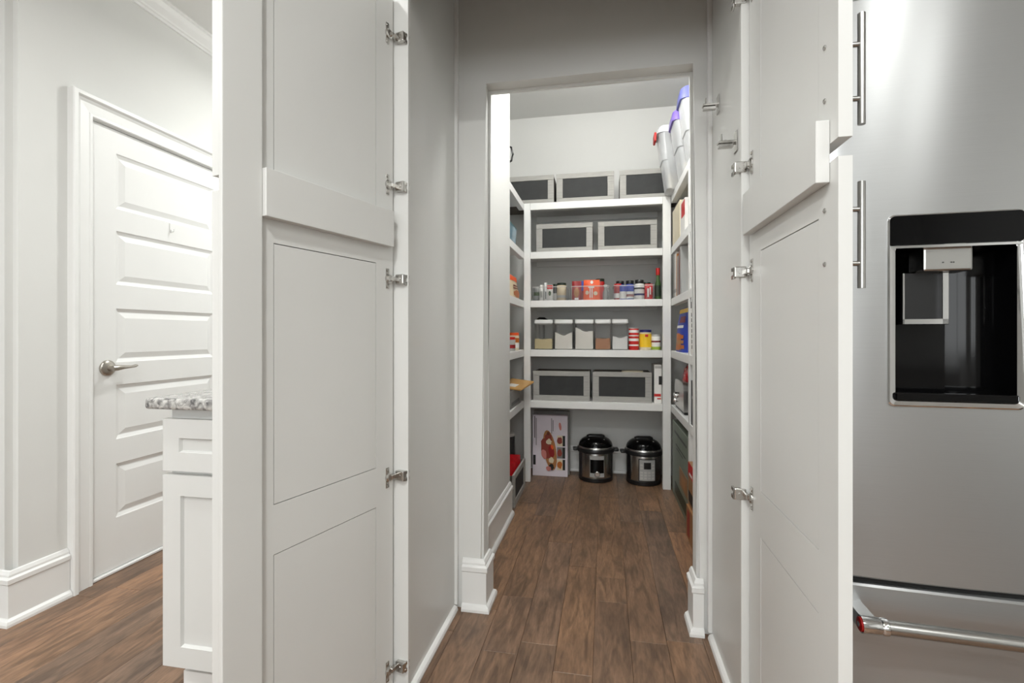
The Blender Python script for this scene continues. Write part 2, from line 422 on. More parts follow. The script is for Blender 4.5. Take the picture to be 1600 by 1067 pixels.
CR = [(0, CEILK - 0.082), (0.010, CEILK - 0.082), (0.012, CEILK - 0.070), (0.018, CEILK - 0.066), (0.021, CEILK - 0.058), (0.044, CEILK - 0.036), (0.056, CEILK - 0.016), (0.064, CEILK - 0.012), (0.064, CEILK), (0, CEILK)]
struct(MB().sweep([(-4.55, YC), (XW, YC), (XW, 4.38)], CR).build('trim_1', 'trim'), 'white crown moulding above the white door', 'crown moulding')
cs = MB()
cs.sweep([(DY0 - 0.006, 0), (DY0 - 0.006, DZ + 0.006), (DY1 + 0.006, DZ + 0.006), (DY1 + 0.006, 0)],
         [(0, 0), (0, 0.014), (-0.004, 0.018), (-0.014, 0.018), (-0.017, 0.0155), (-0.054, 0.0175), (-0.060, 0.021), (-0.066, 0.024), (-0.070, 0.030), (-0.074, 0.034), (-0.088, 0.034), (-0.092, 0.030), (-0.092, 0)])
for v in cs.bm.verts: v.co = Vector((XW + v.co.z, v.co.x, v.co.y))
# jamb lining
cs.box(XW - 0.135, XW, DY0 - 0.018, DY0 - 0.003, 0, DZ + 0.003); cs.box(XW - 0.135, XW, DY1 + 0.003, DY1 + 0.018, 0, DZ + 0.003); cs.box(XW - 0.135, XW, DY0 - 0.018, DY1 + 0.018, DZ + 0.003, DZ + 0.018)
struct(cs.build('trim_2', 'trim'), 'white moulded casing around the five panel door', 'door casing')
struct(MB().box(XW - 0.13, XW + 0.006, DY0, DY1, 0.0, 0.014, bev=0.003).build('trim_3', 'trim'), 'low white threshold strip under the white door', 'threshold')

# five panel door
dx = XW - 0.006
b = MB()
yA, yB = DY0 + 0.113, DY1 - 0.122
pz = [(0.247, 0.495), (0.607, 0.857), (0.960, 1.208), (1.317, 1.565), (1.665, 1.920)]
bm = b.bm
def quad(*p): bm.faces.new([bm.verts.new(q) for q in p])
zs = [0.018] + [v for p in pz for v in p] + [DZ]
quad((dx, DY0, zs[0]), (dx, yA, zs[0]), (dx, yA, DZ), (dx, DY0, DZ))
quad((dx, yB, zs[0]), (dx, DY1, zs[0]), (dx, DY1, DZ), (dx, yB, DZ))
for i in range(0, len(zs), 2): quad((dx, yA, zs[i]), (dx, yB, zs[i]), (dx, yB, zs[i + 1]), (dx, yA, zs[i + 1]))
D = [DY0, DY1]
for ya, yb2, za, zb in [(DY0, DY0, 0.018, DZ), (DY1, DY1, 0.018, DZ)]: quad((dx, ya, za), (dx - 0.035, ya, za), (dx - 0.035, ya, zb), (dx, ya, zb))
quad((dx - 0.035, DY0, 0.018), (dx - 0.035, DY1, 0.018), (dx - 0.035, DY1, DZ), (dx - 0.035, DY0, DZ))
quad((dx, DY0, DZ), (dx, DY1, DZ), (dx - 0.035, DY1, DZ), (dx - 0.035, DY0, DZ)); quad((dx, DY0, 0.018), (dx, DY1, 0.018), (dx - 0.035, DY1, 0.018), (dx - 0.035, DY0, 0.018))
bmesh.ops.remove_doubles(bm, verts=bm.verts, dist=1e-5)
door1 = struct(b.build('door_1', 'doorw'), 'white five panel interior door with satin nickel lever', 'door')
for za, zb in pz:
    p = MB(); bm = p.bm
    def ring(i, dpt): return [bm.verts.new((dx - dpt, y, z)) for y, z in ((yA + i, za + i), (yB - i, za + i), (yB - i, zb - i), (yA + i, zb - i))]
    rs = [ring(0, 0), ring(0.004, 0.004), ring(0.016, 0.010), ring(0.020, 0.010), ring(0.044, 0.002), ring(0.047, 0.002)]
    for A, B in zip(rs, rs[1:]):
        for i in range(4): bm.faces.new((A[i], A[(i + 1) % 4], B[(i + 1) % 4], B[i]))
    bm.faces.new(rs[-1])
    p.build('door_panel', 'doorw', door1)
hy, hz = DY0 + 0.072, 0.937
h = MB().lathe([(0.036, 0), (0.036, 0.004), (0.033, 0.009), (0.024, 0.013), (0.013, 0.016), (0.0125, 0.046), (0.010, 0.048)], (dx, hy, hz), 24, 'x').build('lever_rose', 'nickel', door1, True)
lv = MB().tube([(dx + 0.046, hy - 0.012, hz), (dx + 0.048, hy + 0.010, hz + 0.001), (dx + 0.047, hy + 0.04, hz + 0.002), (dx + 0.044, hy + 0.075, hz + 0.002), (dx + 0.041, hy + 0.100, hz + 0.005), (dx + 0.041, hy + 0.110, hz + 0.006)], 0.01, 12, [0.011, 0.013, 0.009, 0.006, 0.007, 0.003]).build('lever_handle', 'nickel', h, True)
MB().box(dx - 0.02, dx + 0.0012, DY0 - 0.0032, DY0 - 0.0005, hz - 0.028, hz + 0.028).build('latch_plate', 'nickel', door1)
# adhesive hook
hk = MB(); hk.box(dx + 0.0002, dx + 0.004, 2.133, 2.147, 1.615, 1.662, bev=0.0015)
hk.tube([(dx + 0.004, 2.140, 1.628), (dx + 0.012, 2.140, 1.618), (dx + 0.020, 2.140, 1.620), (dx + 0.022, 2.140, 1.632)], 0.003, 8)
tag(hk.build('adhesive_hook', 'lidw', None, True), 'small white adhesive hook stuck on the panelled door', 'hook')

# ------------------------------------------------------------------ base cabinet and granite top at left
bc = thing('base_cabinet', 'white shaker base cabinet under the speckled granite top', 'cabinet')
BX0, BX1, BY = -1.276, -0.735, 1.212
box('body', 'cab', bc, BX0 + 0.012, BX1, BY + 0.020, 1.868, 0.115, 0.872)
box('toe_kick', 'cab', bc, BX0 + 0.055, BX1, BY + 0.075, 1.85, 0.0, 0.113)
def shaker(parent, name, m, x0, x1, z0, z1, y, st, t=0.020, rec=0.009):
    b = MB()
    b.box(x0, x0 + st, y, y + t, z0, z1); b.box(x1 - st, x1, y, y + t, z0, z1)
    b.box(x0 + st, x1 - st, y, y + t, z0, z0 + st); b.box(x0 + st, x1 - st, y, y + t, z1 - st, z1)
    bmesh.ops.remove_doubles(b.bm, verts=b.bm.verts, dist=1e-5)
    o = b.build(name, m, parent)
    # sloped inner edge and recessed field
    p = MB(); bm = p.bm
    def rg(i, d): return [bm.verts.new((x, y + d, z)) for x, z in ((x0 + st + i, z0 + st + i), (x1 - st - i, z0 + st + i), (x1 - st - i, z1 - st - i), (x0 + st + i, z1 - st - i))]
    rs = [rg(0, 0.0005), rg(0.004, rec), rg(0.0055, rec + 0.001), rg(0.007, rec)]
    for A, B in zip(rs, rs[1:]):
        for i in range(4): bm.faces.new((A[i], A[(i + 1) % 4], B[(i + 1) % 4], B[i]))
    bm.faces.new(rs[-1])
    p.build('panel', m, o)
    return o
shaker(bc, 'drawer_front', 'cab', BX0, BX1 - 0.004, 0.690, 0.842, BY, 0.055)
shaker(bc, 'cabinet_door', 'cab', BX0, BX1 - 0.004, 0.117, 0.678, BY, 0.060)
fm = MB().sweep([(BX0 + 0.048, 1.80), (BX0 + 0.048, BY + 0.068), (BX1, BY + 0.068)][::-1], [(-0.022, 0), (0, 0), (0, 0.055), (-0.006, 0.068), (-0.016, 0.074), (-0.022, 0.074)])
fm.build('foot_moulding', 'trim', bc)
ct = MB().box(BX0 - 0.036, BX1 + 0.002, BY - 0.028, 1.868, 0.8725, 0.905, bev=0.009, seg=3)
tag(ct.build('countertop', 'granite', None, True), 'grey and white speckled granite countertop slab on the base cabinet', 'countertop')

# ------------------------------------------------------------------ hidden pantry cabinet with open leaves
pc = thing('pantry_cabinet', 'tall white cabinet front with its doors swung open onto the pantry', 'cabinet', (-0.1, 1.6, 0))
pco = pc.location.copy()
def put(o): o.location = Vector(o.location) - pco; return o
FY, TOP = 1.372, CEILK - 0.002
LP, RP = -0.585, 0.378
for nm, m, a in [('side_panel', 'cab', (LP - 0.019, LP, FY + 0.019, 1.868, 0.0, TOP)), ('side_panel', 'cab', (RP, RP + 0.019, FY + 0.019, 1.868, 0.0, TOP)),
                 ('outer_panel', 'cab', (-0.730, -0.712, FY + 0.019, 1.868, 0.0, TOP)),
                 ('face_stile', 'cab', (-0.728, -0.578, FY, FY + 0.019, 0.0, TOP)), ('face_stile', 'cab', (0.353, 0.432, FY, FY + 0.019, 0.0, TOP)),
                 ('top_rail', 'cab', (-0.5775, 0.3525, FY, FY + 0.019, 2.105, TOP)),
                 ('scribe_trim', 'trim', (LP, LP + 0.012, 1.848, 1.868, 0.02, TOP)), ('scribe_trim', 'trim', (RP - 0.014, RP, 1.842, 1.868, 0.02, TOP))]:
    put(box(nm, m, pc, *a, bev=0.0012))
SH = [(0, 0), (0.016, 0), (0.016, 0.006), (0.013, 0.014), (0.006, 0.019), (0, 0.02)]
put(MB().sweep([(LP, FY + 0.02), (LP, 1.846)], SH).build('shoe_moulding', 'trim', pc))
put(MB().sweep([(RP, 1.840), (RP, FY + 0.02)], SH).build('shoe_moulding', 'trim', pc))
# two metal catches on the right side panel
for cy, cz in ((1.745, 1.865), (1.520, 1.652)):
    b = MB()
    b.box(RP - 0.052, RP - 0.001, cy - 0.012, cy + 0.012, cz - 0.004, cz + 0.003, bev=0.001)
    b.box(RP - 0.050, RP - 0.010, cy - 0.009, cy + 0.009, cz - 0.016, cz - 0.006, bev=0.001)
    b.box(RP - 0.044, RP - 0.040, cy - 0.008, cy + 0.008, cz, cz + 0.024, bev=0.001)
    b.box(RP - 0.004, RP - 0.0005, cy - 0.016, cy + 0.016, cz - 0.03, cz + 0.03, bev=0.001)
    b.lathe([(0.004, -0.002), (0.004, 0.004)], (RP - 0.03, cy, cz + 0.003), 8)
    put(tag(b.build('door_catch', 'hinge', pc), 'small metal door catch'))

def hinge(parent, z, s):
    b = MB()
    # winged plate on the door, cup, knuckle, wrap-around box on the face frame
    b.box(0.018, 0.032, 0, 0.0025, z - 0.030, z + 0.030, bev=0.0008)
    b.lathe([(0.0042, 0.0), (0.0042, 0.005)], (0.026, 0, z + 0.024), 8, 'y'); b.lathe([(0.0042, 0.0), (0.0042, 0.005)], (0.026, 0, z - 0.024), 8, 'y')
    b.lathe([(0.014, 0), (0.014, 0.005), (0.010, 0.008)], (0.020, 0, z), 16, 'y')
    b.box(-0.004, 0.018, 0.002, 0.013, z - 0.007, z + 0.007, bev=0.002)
    b.box(-0.020, -0.003, 0.006, 0.036, z - 0.015, z + 0.015, bev=0.003, seg=2)
    b.lathe([(0.0045, 0), (0.0045, 0.0035)], (-0.005, 0.022, z), 10, 'x')
    b.box(-0.034, -0.012, 0.031, 0.037, z - 0.017, z - 0.006, bev=0.001); b.box(-0.034, -0.012, 0.031, 0.037, z + 0.004, z + 0.014, bev=0.001)
    return b.build('hinge', 'hinge', parent, False, flipy=(s < 0))

def leaf(hx, hy_, ang, s, L, xa, xb, strip, which):
    T = 0.021
    for part, z0, z1, panels, hz_, bar in [('u', 1.410, 2.100, [(1.449, 2.078)], (1.53, 1.975), (1.446, 1.634, 1.490, 1.582)),
                                           ('l', 0.030, 1.379, [(0.105, 0.596), (0.707, 1.294)], (0.098, 0.668, 1.2535), (1.168, 1.349, 1.210, 1.302))]:
        b = MB()
        b.box(0.0, xa, -T, 0, z0, z1); b.box(xb, L, -T, 0, z0, z1)
        zz = [z0] + [v for p in panels for v in p] + [z1]
        for i in range(0, len(zz), 2): b.box(xa, xb, -T, 0, zz[i], zz[i + 1])
        bmesh.ops.remove_doubles(b.bm, verts=b.bm.verts, dist=1e-5)
        d = b.build('cabinet_door', 'cab', pc, flipy=(s < 0))
        d.location = Vector((hx, hy_, 0)) - pco; d.rotation_euler = (0, 0, ang)
        g = 0.0019
        for p0, p1 in panels:
            MB().box(xa + g, xb - g, -T + 0.008, -0.0006, p0 + g, p1 - g).build('panel', 'cab', d, flipy=(s < 0))
            MB().box(xa, xb, -T + 0.005, -T + 0.0075, p0, p1).build('groove_shade', 'dark', d, flipy=(s < 0))  # near-black sheet stands in for the shade inside the panel grooves
        for z in hz_: hinge(d, z, s)
        xs = L - 0.048
        hb = MB()
        hb.lathe([(0.006, bar[0]), (0.006, bar[1])], (xs, -T - 0.035, 0), 14)
        for pz_ in bar[2:]: hb.lathe([(0.0045, -T - 0.035), (0.0045, -T)], (xs, 0, pz_), 10, 'y')
        hb.build('bar_handle', 'steel2', d, True, flipy=(s < 0))
        for pz_ in bar[2:]:
            if not strip: MB().lathe([(0.0045, 0.0), (0.0045, 0.0015), (0.0025, 0.003)], (xs, 0, pz_), 12, 'y').build('screw', 'hinge', d, True, flipy=(s < 0))
    xe = L - 0.089 if strip else L - 0.028
    bt = MB().box(0.020, xe - 0.0008, 0.0004, 0.022, 1.345, 1.450, bev=0.001).build('batten', 'cab', pc, flipy=(s < 0))
    bt.location = Vector((hx, hy_, 0)) - pco; bt.rotation_euler = (0, 0, ang)
    if strip:
        st = MB().box(xe, L + 0.001, 0.0004, 0.012, 0.03, 2.100, bev=0.002, seg=2).build('edge_strip', 'cab', pc, flipy=(s < 0))
        st.location = Vector((hx, hy_, 0)) - pco; st.rotation_euler = (0, 0, ang)
leaf(-0.622, FY - 0.012, math.atan2(-0.965, -0.262), 1, 0.530, 0.0715, 0.405, True, 'left')
leaf(0.372, FY - 0.006, -PI / 2, -1, 0.492, 0.092, 0.418, False, 'right')

# ------------------------------------------------------------------ refrigerator
FR = thing('refrigerator', 'stainless steel french door refrigerator with black water dispenser', 'refrigerator', (0.455, 1.12, 0), -math.radians(3.5))
FW = 0.91
box('body', 'darkgrey', FR, 0.004, FW - 0.004, 0.114, 0.70, 0.03, 1.78, bev=0.004)
def fr_front(name, x0, x1, z0, z1, bulge, hole=None):
    def yf(x):
        t = (x - x0) / (x1 - x0) * 2 - 1
        return 0.012 - bulge * (1 - t * t) * 1.0 + (0.010 * max(0, (abs(t) - 0.97) / 0.03) ** 2)
    xs = sorted(set([x0 + (x1 - x0) * i / 24 for i in range(25)] + [x0 + 0.004, x1 - 0.004] + (list(hole[:2]) if hole else [])))
    zs = sorted(set([z0, z0 + 0.004, z1 - 0.004, z1] + (list(hole[2:]) if hole else [])))
    b = MB(); bm = b.bm
    def Y(x, z): return yf(x) + (0.004 if z in (z0, z1) else 0)
    V = {(i, j): bm.verts.new((x, Y(x, z), z)) for i, x in enumerate(xs) for j, z in enumerate(zs)}
    for i in range(len(xs) - 1):
        for j in range(len(zs) - 1):
            if hole and hole[0] <= (xs[i] + xs[i + 1]) / 2 <= hole[1] and hole[2] <= (zs[j] + zs[j + 1]) / 2 <= hole[3]: continue
            bm.faces.new((V[i, j], V[i + 1, j], V[i + 1, j + 1], V[i, j + 1]))
    # returns to the back
    B = {}
    for (i, j), v in V.items():
        if i in (0, len(xs) - 1) or j in (0, len(zs) - 1): B[i, j] = bm.verts.new((v.co.x, 0.110, v.co.z))
    for i in range(len(xs) - 1):
        for j in (0, len(zs) - 1): bm.faces.new((V[i, j], V[i + 1, j], B[i + 1, j], B[i, j]))
    for j in range(len(zs) - 1):
        for i in (0, len(xs) - 1): bm.faces.new((V[i, j], V[i, j + 1], B[i, j + 1], B[i, j]))
    return b.build(name, 'steel', FR, True), yf
DS = (0.110, 0.3385, 0.944, 1.331)
ld, yf = fr_front('fridge_door', 0.002, FW / 2 - 0.002, 0.586, 1.785, 0.010, (DS[0] + 0.004, DS[1] - 0.004, DS[2] + 0.004, DS[3] - 0.004))
fr_front('fridge_door', FW / 2 + 0.002, FW - 0.002, 0.586, 1.785, 0.010)
dw, yd = fr_front('freezer_drawer', 0.002, FW - 0.002, 0.075, 0.572, 0.008)
box('gap_gasket', 'dark', FR, 0.004, FW - 0.004, 0.020, 0.112, 0.5725, 0.5855)
box('toe_grille', 'black', FR, 0.01, FW - 0.01, 0.04, 0.112, 0.01, 0.072)
# freezer handle
hbz, hby = 0.523, -0.055
hb = MB().lathe([(0.0135, 0.085), (0.0135, FW - 0.085)], (0, hby, hbz), 20, 'x').build('handle_bar', 'steel2', dw, True)
for xx, sg in ((0.040, 1), (FW - 0.040, -1)):
    b = MB()
    b.prism([(0.012, hbz + 0.014), (0.012, hbz - 0.012), (hby + 0.006, hbz - 0.014), (hby + 0.006, hbz + 0.015)], xx, xx + sg * 0.026, 'x')
    b.lathe([(0.0165, xx), (0.0165, xx + sg * 0.030), (0.0150, xx + sg * 0.033), (0.0165, xx + sg * 0.036), (0.0165, xx + sg * 0.044), (0.0135, xx + sg * 0.046)], (0, hby, hbz), 20, 'x')
    b.build('handle_bracket', 'chrome', dw, True)
    MB().lathe([(0.0135, xx - sg * 0.0002), (0.0135, xx - sg * 0.002), (0.012, xx - sg * 0.003)], (0, hby, hbz), 20, 'x').build('red_medallion', 'red', dw, True)
    MB().lathe([(0.005, xx - sg * 0.003), (0.005, xx - sg * 0.004)], (0, hby, hbz), 12, 'x').build('medallion_emblem', 'chrome', dw)
# dispenser: thing > dispenser > pieces
yy = yf(0.22)
x0, x1, z0, z1 = DS
def rrpts(x0, x1, z0, z1, r, n=5):
    P = []
    for cx, cz, a0 in ((x1 - r, z1 - r, 0), (x0 + r, z1 - r, PI / 2), (x0 + r, z0 + r, PI), (x1 - r, z0 + r, 1.5 * PI)):
        for k in range(n): t = a0 + PI / 2 * k / (n - 1); P.append((cx + r * math.cos(t), cz + r * math.sin(t)))
    return P
b = MB(); bm = b.bm   # chrome surround ring, dished back to the recess edge
A = rrpts(x0, x1, z0, z1, 0.012); Bq = rrpts(x0 + 0.003, x1 - 0.003, z0 + 0.003, z1 - 0.003, 0.010); Cq = rrpts(x0 + 0.016, x1 - 0.010, z0 + 0.014, z1 - 0.066, 0.006)
rs = [[bm.verts.new((p[0], y, p[1])) for p in q] for q, y in ((A, yy + 0.005), (A, yy - 0.001), (Bq, yy - 0.003), (Cq, yy + 0.005))]
for P_, Q_ in zip(rs, rs[1:]):
    n = len(P_)
    for i in range(n): bm.faces.new((P_[i], P_[(i + 1) % n], Q_[(i + 1) % n], Q_[i]))
dp = b.build('water_dispenser', 'chrome', FR, True)
b = MB(); b.prism(rrpts(x0 + 0.003, x1 - 0.003, z1 - 0.062, z1 - 0.003, 0.009), yy - 0.005, yy + 0.012, 'y')
b.build('control_panel', 'gloss', dp)
b = MB(); b.box(x0 + 0.0035, x1 - 0.0035, yy - 0.004, yy + 0.014, z1 - 0.068, z1 - 0.0632); b.build('chrome_lip', 'chrome', dp)
# recess shell: curved back
b = MB(); bm = b.bm
rx0, rx1, rz0, rz1 = x0 + 0.015, x1 - 0.009, z0 + 0.013, z1 - 0.064
N = 16
prof = []
for k in range(N + 1):
    t = PI * k / N
    prof.append(((rx0 + rx1) / 2 - (rx1 - rx0) / 2 * math.cos(t) , yy + 0.005 + 0.095 * math.sin(t) ** 0.55))
lo = [bm.verts.new((p[0], p[1], rz0)) for p in prof]; hi = [bm.verts.new((p[0], p[1], rz1)) for p in prof]
for k in range(N): bm.faces.new((lo[k], lo[k + 1], hi[k + 1], hi[k]))
bm.faces.new(hi)
b.build('recess', 'recess', dp, True)
b = MB(); b.prism([(p[0], p[1]) for p in prof], rz0 - 0.001, rz0 + 0.004, 'z')
b.box(rx0, rx1, yy + 0.0, yy + 0.019, rz0 - 0.001, rz0 + 0.014, bev=0.002); b.build('drip_tray', 'recess', dp)
b = MB()
for k in range(11): b.box(rx0 + 0.03 + k * 0.014, rx0 + 0.037 + k * 0.014, yy + 0.024, yy + 0.085, rz0 + 0.004, rz0 + 0.0055)
b.build('drip_grille', 'darkgrey', dp)
b = MB(); b.box(0.178, 0.262, yy + 0.012, yy + 0.07, rz1 - 0.050, rz1 - 0.002, bev=0.004, seg=2); b.build('nozzle_block', 'steel2', dp)
b = MB(); b.box(0.206, 0.244, yy - 0.001, yy + 0.014, rz1 - 0.0015, rz1 + 0.0035, bev=0.001); b.build('night_light', 'chrome', dp)
for k, xx in enumerate((0.210, 0.224, 0.228)): MB().box(xx, xx + 0.0025, yy + 0.0112, yy + 0.0122, rz1 - 0.034, rz1 - 0.032).build('indicator_dot', 'ink', dp)
b = MB()
b.box(0.152, 0.157, yy + 0.035, yy + 0.050, 1.110, rz1 - 0.050, bev=0.001); b.box(0.222, 0.234, yy + 0.035, yy + 0.050, 1.110, rz1 - 0.050, bev=0.001); b.box(0.152, 0.234, yy + 0.035, yy + 0.050, 1.110, 1.122, bev=0.001)
b.build('paddle_frame', 'chrome', dp)
MB().box(0.157, 0.222, yy + 0.046, yy + 0.050, 1.122, rz1 - 0.050).build('paddle', 'black', dp)
MB().box(0.140, 0.240, yy + 0.062, yy + 0.066, rz0 + 0.006, 1.110).build('splash_guard', 'recess', dp)

# ------------------------------------------------------------------ pantry shelving
SZ = [2.055, 1.695, 1.337, 0.975, 0.598]
UX0, UX1, UYF = -0.588, 0.455, 3.55
ub = thing('shelf_unit', 'white built-in shelves across the back of the pantry', 'shelves', (-0.06, UYF, 0))
def lput(o, t): o.location = Vector(o.location) - Vector(t.location); return o
for z in SZ:
    lput(box('shelf', 'shelf', ub, UX0 + 0.002, UX1 - 0.002, UYF + 0.040, PYB - 0.002, z - 0.020, z, bev=0.001), ub)
    lput(box('front_edge', 'shelf', ub, UX0 + 0.049, UX1 - 0.056, UYF, UYF + 0.0395, z - 0.050, z, bev=0.0015), ub)
    lput(box('back_cleat', 'shelf', ub, -0.54, 0.40, PYB - 0.020, PYB - 0.0025, z - 0.062, z - 0.0205, bev=0.001), ub)
lput(box('post', 'shelf', ub, UX0, UX0 + 0.048, UYF, UYF + 0.0395, 0.0, SZ[0], bev=0.0015), ub)
lput(box('post', 'shelf', ub, UX1 - 0.055, UX1, UYF, UYF + 0.0395, 0.0, SZ[0], bev=0.0015), ub)
ul = thing('shelf_unit', 'white built-in shelves along the left side of the pantry', 'shelves', (-0.75, 3.2, 0))
for z in SZ:
    lput(box('shelf', 'shelf', ul, PXL + 0.002, -0.625, 2.895, UYF - 0.002, z - 0.020, z, bev=0.001), ul)
    lput(box('front_edge', 'shelf', ul, -0.6245, -0.588, 2.895, UYF - 0.001, z - 0.050, z, bev=0.0015), ul)
    lput(box('back_cleat', 'shelf', ul, PXL + 0.001, PXL + 0.018, 2.895, UYF - 0.002, z - 0.062, z - 0.0205, bev=0.001), ul)
ur = thing('shelf_unit', 'white built-in shelves along the right side of the pantry', 'shelves', (0.64, 2.8, 0))
for z in SZ:
    lput(box('shelf', 'shelf', ur, 0.4955, PXR - 0.002, 2.05, UYF - 0.002, z - 0.020, z, bev=0.001), ur)
    for ya, yb in ((2.05, 2.800), (2.8455, UYF - 0.001)):
        lput(box('front_edge', 'shelf', ur, 0.456, 0.495, ya, yb, z - 0.050, z, bev=0.0015), ur)
lput(box('post', 'shelf', ur, 0.456, 0.495, 2.8005, 2.845, 0.0, SZ[0] , bev=0.0015), ur)

# ------------------------------------------------------------------ crates with chalkboard fronts
def crate(label, cx, yfr, z, w=0.418, h=0.218, dp_=0.27, rz=0.0, group='chalkboard crates'):
    t = thing('storage_crate', label, 'crate', (cx, yfr, z), rz, group)
    e = 0.010; hw = w / 2
    b = MB()
    b.box(-hw + 0.002, -hw + e, 0.0145, dp_, 0.0, h - 0.006); b.box(hw - e, hw - 0.002, 0.0145, dp_, 0.0, h - 0.006)
    b.box(-hw + e, hw - e, dp_ - e, dp_, 0.0, h - 0.006); b.box(-hw + e, hw - e, 0.0145, dp_ - e, 0.0, e)
    b.build('crate_body', 'greyd', t)
    fw_ = 0.046
    for nm, a in (('frame_board', (-hw, hw, 0, 0.014, h - fw_ * 0.78, h)), ('frame_board', (-hw, hw, 0, 0.014, 0, fw_ * 0.85)),
                  ('frame_board', (-hw, -hw + fw_, 0, 0.014, fw_ * 0.85 + 0.0005, h - fw_ * 0.78 - 0.0005)), ('frame_board', (hw - fw_, hw, 0, 0.014, fw_ * 0.85 + 0.0005, h - fw_ * 0.78 - 0.0005))):
        box(nm, 'greyw', t, *a, bev=0.0015)
    box('chalkboard', 'chalk', t, -hw + fw_ + 0.0005, hw - fw_ - 0.0005, 0.006, 0.012, fw_ * 0.85 + 0.0005, h - fw_ * 0.78 - 0.0005)
    return t
crate('grey chalkboard crate on the top shelf, leftmost, partly behind the side shelf', -0.580, 3.60, SZ[0])
crate('grey chalkboard crate in the middle of the top shelf', -0.143, 3.60, SZ[0] + 0.0005)
crate('grey chalkboard crate on the top shelf beside the clear totes', 0.315, 3.60, SZ[0], rz=0.0)
crate('pale grey chalkboard crate on the second shelf, the left one of the pair', -0.297, 3.62, SZ[1])
crate('pale grey chalkboard crate on the second shelf, the right one of the pair', 0.160, 3.62, SZ[1])
crate('open grey chalkboard crate above the boxed charcuterie set', -0.316, 3.592, SZ[4] + 0.0008, dp_=0.308)
crate('open grey chalkboard crate holding a beige object, above the pressure cookers', 0.121, 3.592, SZ[4] + 0.0008, dp_=0.308)
crate('grey chalkboard crate of red bags on the floor under the left shelves', -0.556, 3.205, 0.001, w=0.43, h=0.205, dp_=0.30, rz=PI / 2)
# beige thing in the crate
b = MB(); b.loft([(SZ[4] + 0.011, 0.20, 3.70, 0.08, 0.06, 0.03), (SZ[4] + 0.19, 0.20, 3.70, 0.085, 0.065, 0.035), (SZ[4] + 0.222, 0.20, 3.70, 0.075, 0.055, 0.035), (SZ[4] + 0.226, 0.20, 3.70, 0.03, 0.02, 0.015)])
tag(b.build('food_tub', 'cream', None, True), 'beige rounded tub peeking out of the open crate', 'tub')

# ------------------------------------------------------------------ generic goods
def pouch(name, label, m, loc, w, h, t, rz=0.0, tilt=0.0, marks=(), cat='pouch', group=None, seal=0.012, nx=8, nz=8):
    o = thing(name, label, cat, loc, rz, group)
    o.rotation_euler = (tilt, 0, rz)
    b = MB(); bm = b.bm
    def th(u, v):
        edge = (1 - (2 * u - 1) ** 4)
        vert = max(0.02, 1 - v ** 2.2)
        return t / 2 * edge * vert + 0.0012
    G = {}
    for s in (-1, 1):
        for i in range(nx + 1):
            for j in range(nz + 1):
                u, v = i / nx, j / nz
                wob = 0.004 * math.sin(7 * u + 5 * v + s) * (v * (1 - v) * 4)
                G[s, i, j] = bm.verts.new(((u - 0.5) * w * (1 - 0.05 * v), s * th(u, v) + wob, v * h))
    for s in (-1, 1):
        for i in range(nx):
            for j in range(nz): bm.faces.new((G[s, i, j], G[s, i + 1, j], G[s, i + 1, j + 1], G[s, i, j + 1]))
    for i in range(nx):
        for j in (0, nz): bm.faces.new((G[-1, i, j], G[-1, i + 1, j], G[1, i + 1, j], G[1, i, j]))
    for j in range(nz):
        for i in (0, nx): bm.faces.new((G[-1, i, j], G[-1, i, j + 1], G[1, i, j + 1], G[1, i, j]))
    b.build('bag', m, o, True)
    for nm, mm, u0, u1, v0, v1 in marks:     # printed areas follow the bag's front
        b = MB(); bm = b.bm; n = 8; Vv = {}
        for i in range(n + 1):
            for j in range(n + 1):
                u = u0 + (u1 - u0) * i / n; v = v0 + (v1 - v0) * j / n
                wob = 0.004 * math.sin(7 * u + 5 * v - 1) * (v * (1 - v) * 4)
                Vv[i, j] = bm.verts.new(((u - 0.5) * w * (1 - 0.05 * v), -th(u, v) + wob - 0.0022, v * h))
        round_ = nm.endswith('picture')
        for i in range(n):
            for j in range(n):
                if round_ and ((i + 0.5) / n - 0.5) ** 2 + ((j + 0.5) / n - 0.5) ** 2 > 0.27: continue
                bm.faces.new((Vv[i, j], Vv[i + 1, j], Vv[i + 1, j + 1], Vv[i, j + 1]))
        b.build(nm, mm, o, True)
    return o

def jar(name, label, loc, r, h, body, lid=None, lidh=0.018, lr=0.97, shoulder=0.0, neck=None, bands=(), cat='jar', group=None, wall=False):
    o = thing(name, label, cat, loc, 0, group)
    hb = h - (lidh if lid else 0)
    if neck:
        prof = [(r * 0.94, 0), (r, 0.004), (r, hb * neck[0]), (neck[1], hb * neck[2]), (neck[1], hb)]
    else:
        prof = [(r * 0.94, 0), (r, 0.004), (r, hb - shoulder - 0.001), (r * (0.86 if shoulder else 0.98), hb)]
    MB().lathe(prof, n=20).build('body', body, o, True)
    if lid:
        lr_ = (neck[1] * 1.15 if neck else r * lr)
        MB().lathe([(lr_, hb + 0.0004), (lr_, h - 0.002), (lr_ * 0.95, h)], n=20).build('lid', lid, o, True)
    for nm, mm, za, zb in bands:
        MB().lathe([(r + 0.0006, za * h), (r + 0.0006, zb * h)], n=20, cap=False).build(nm, mm, o, True)
    return o

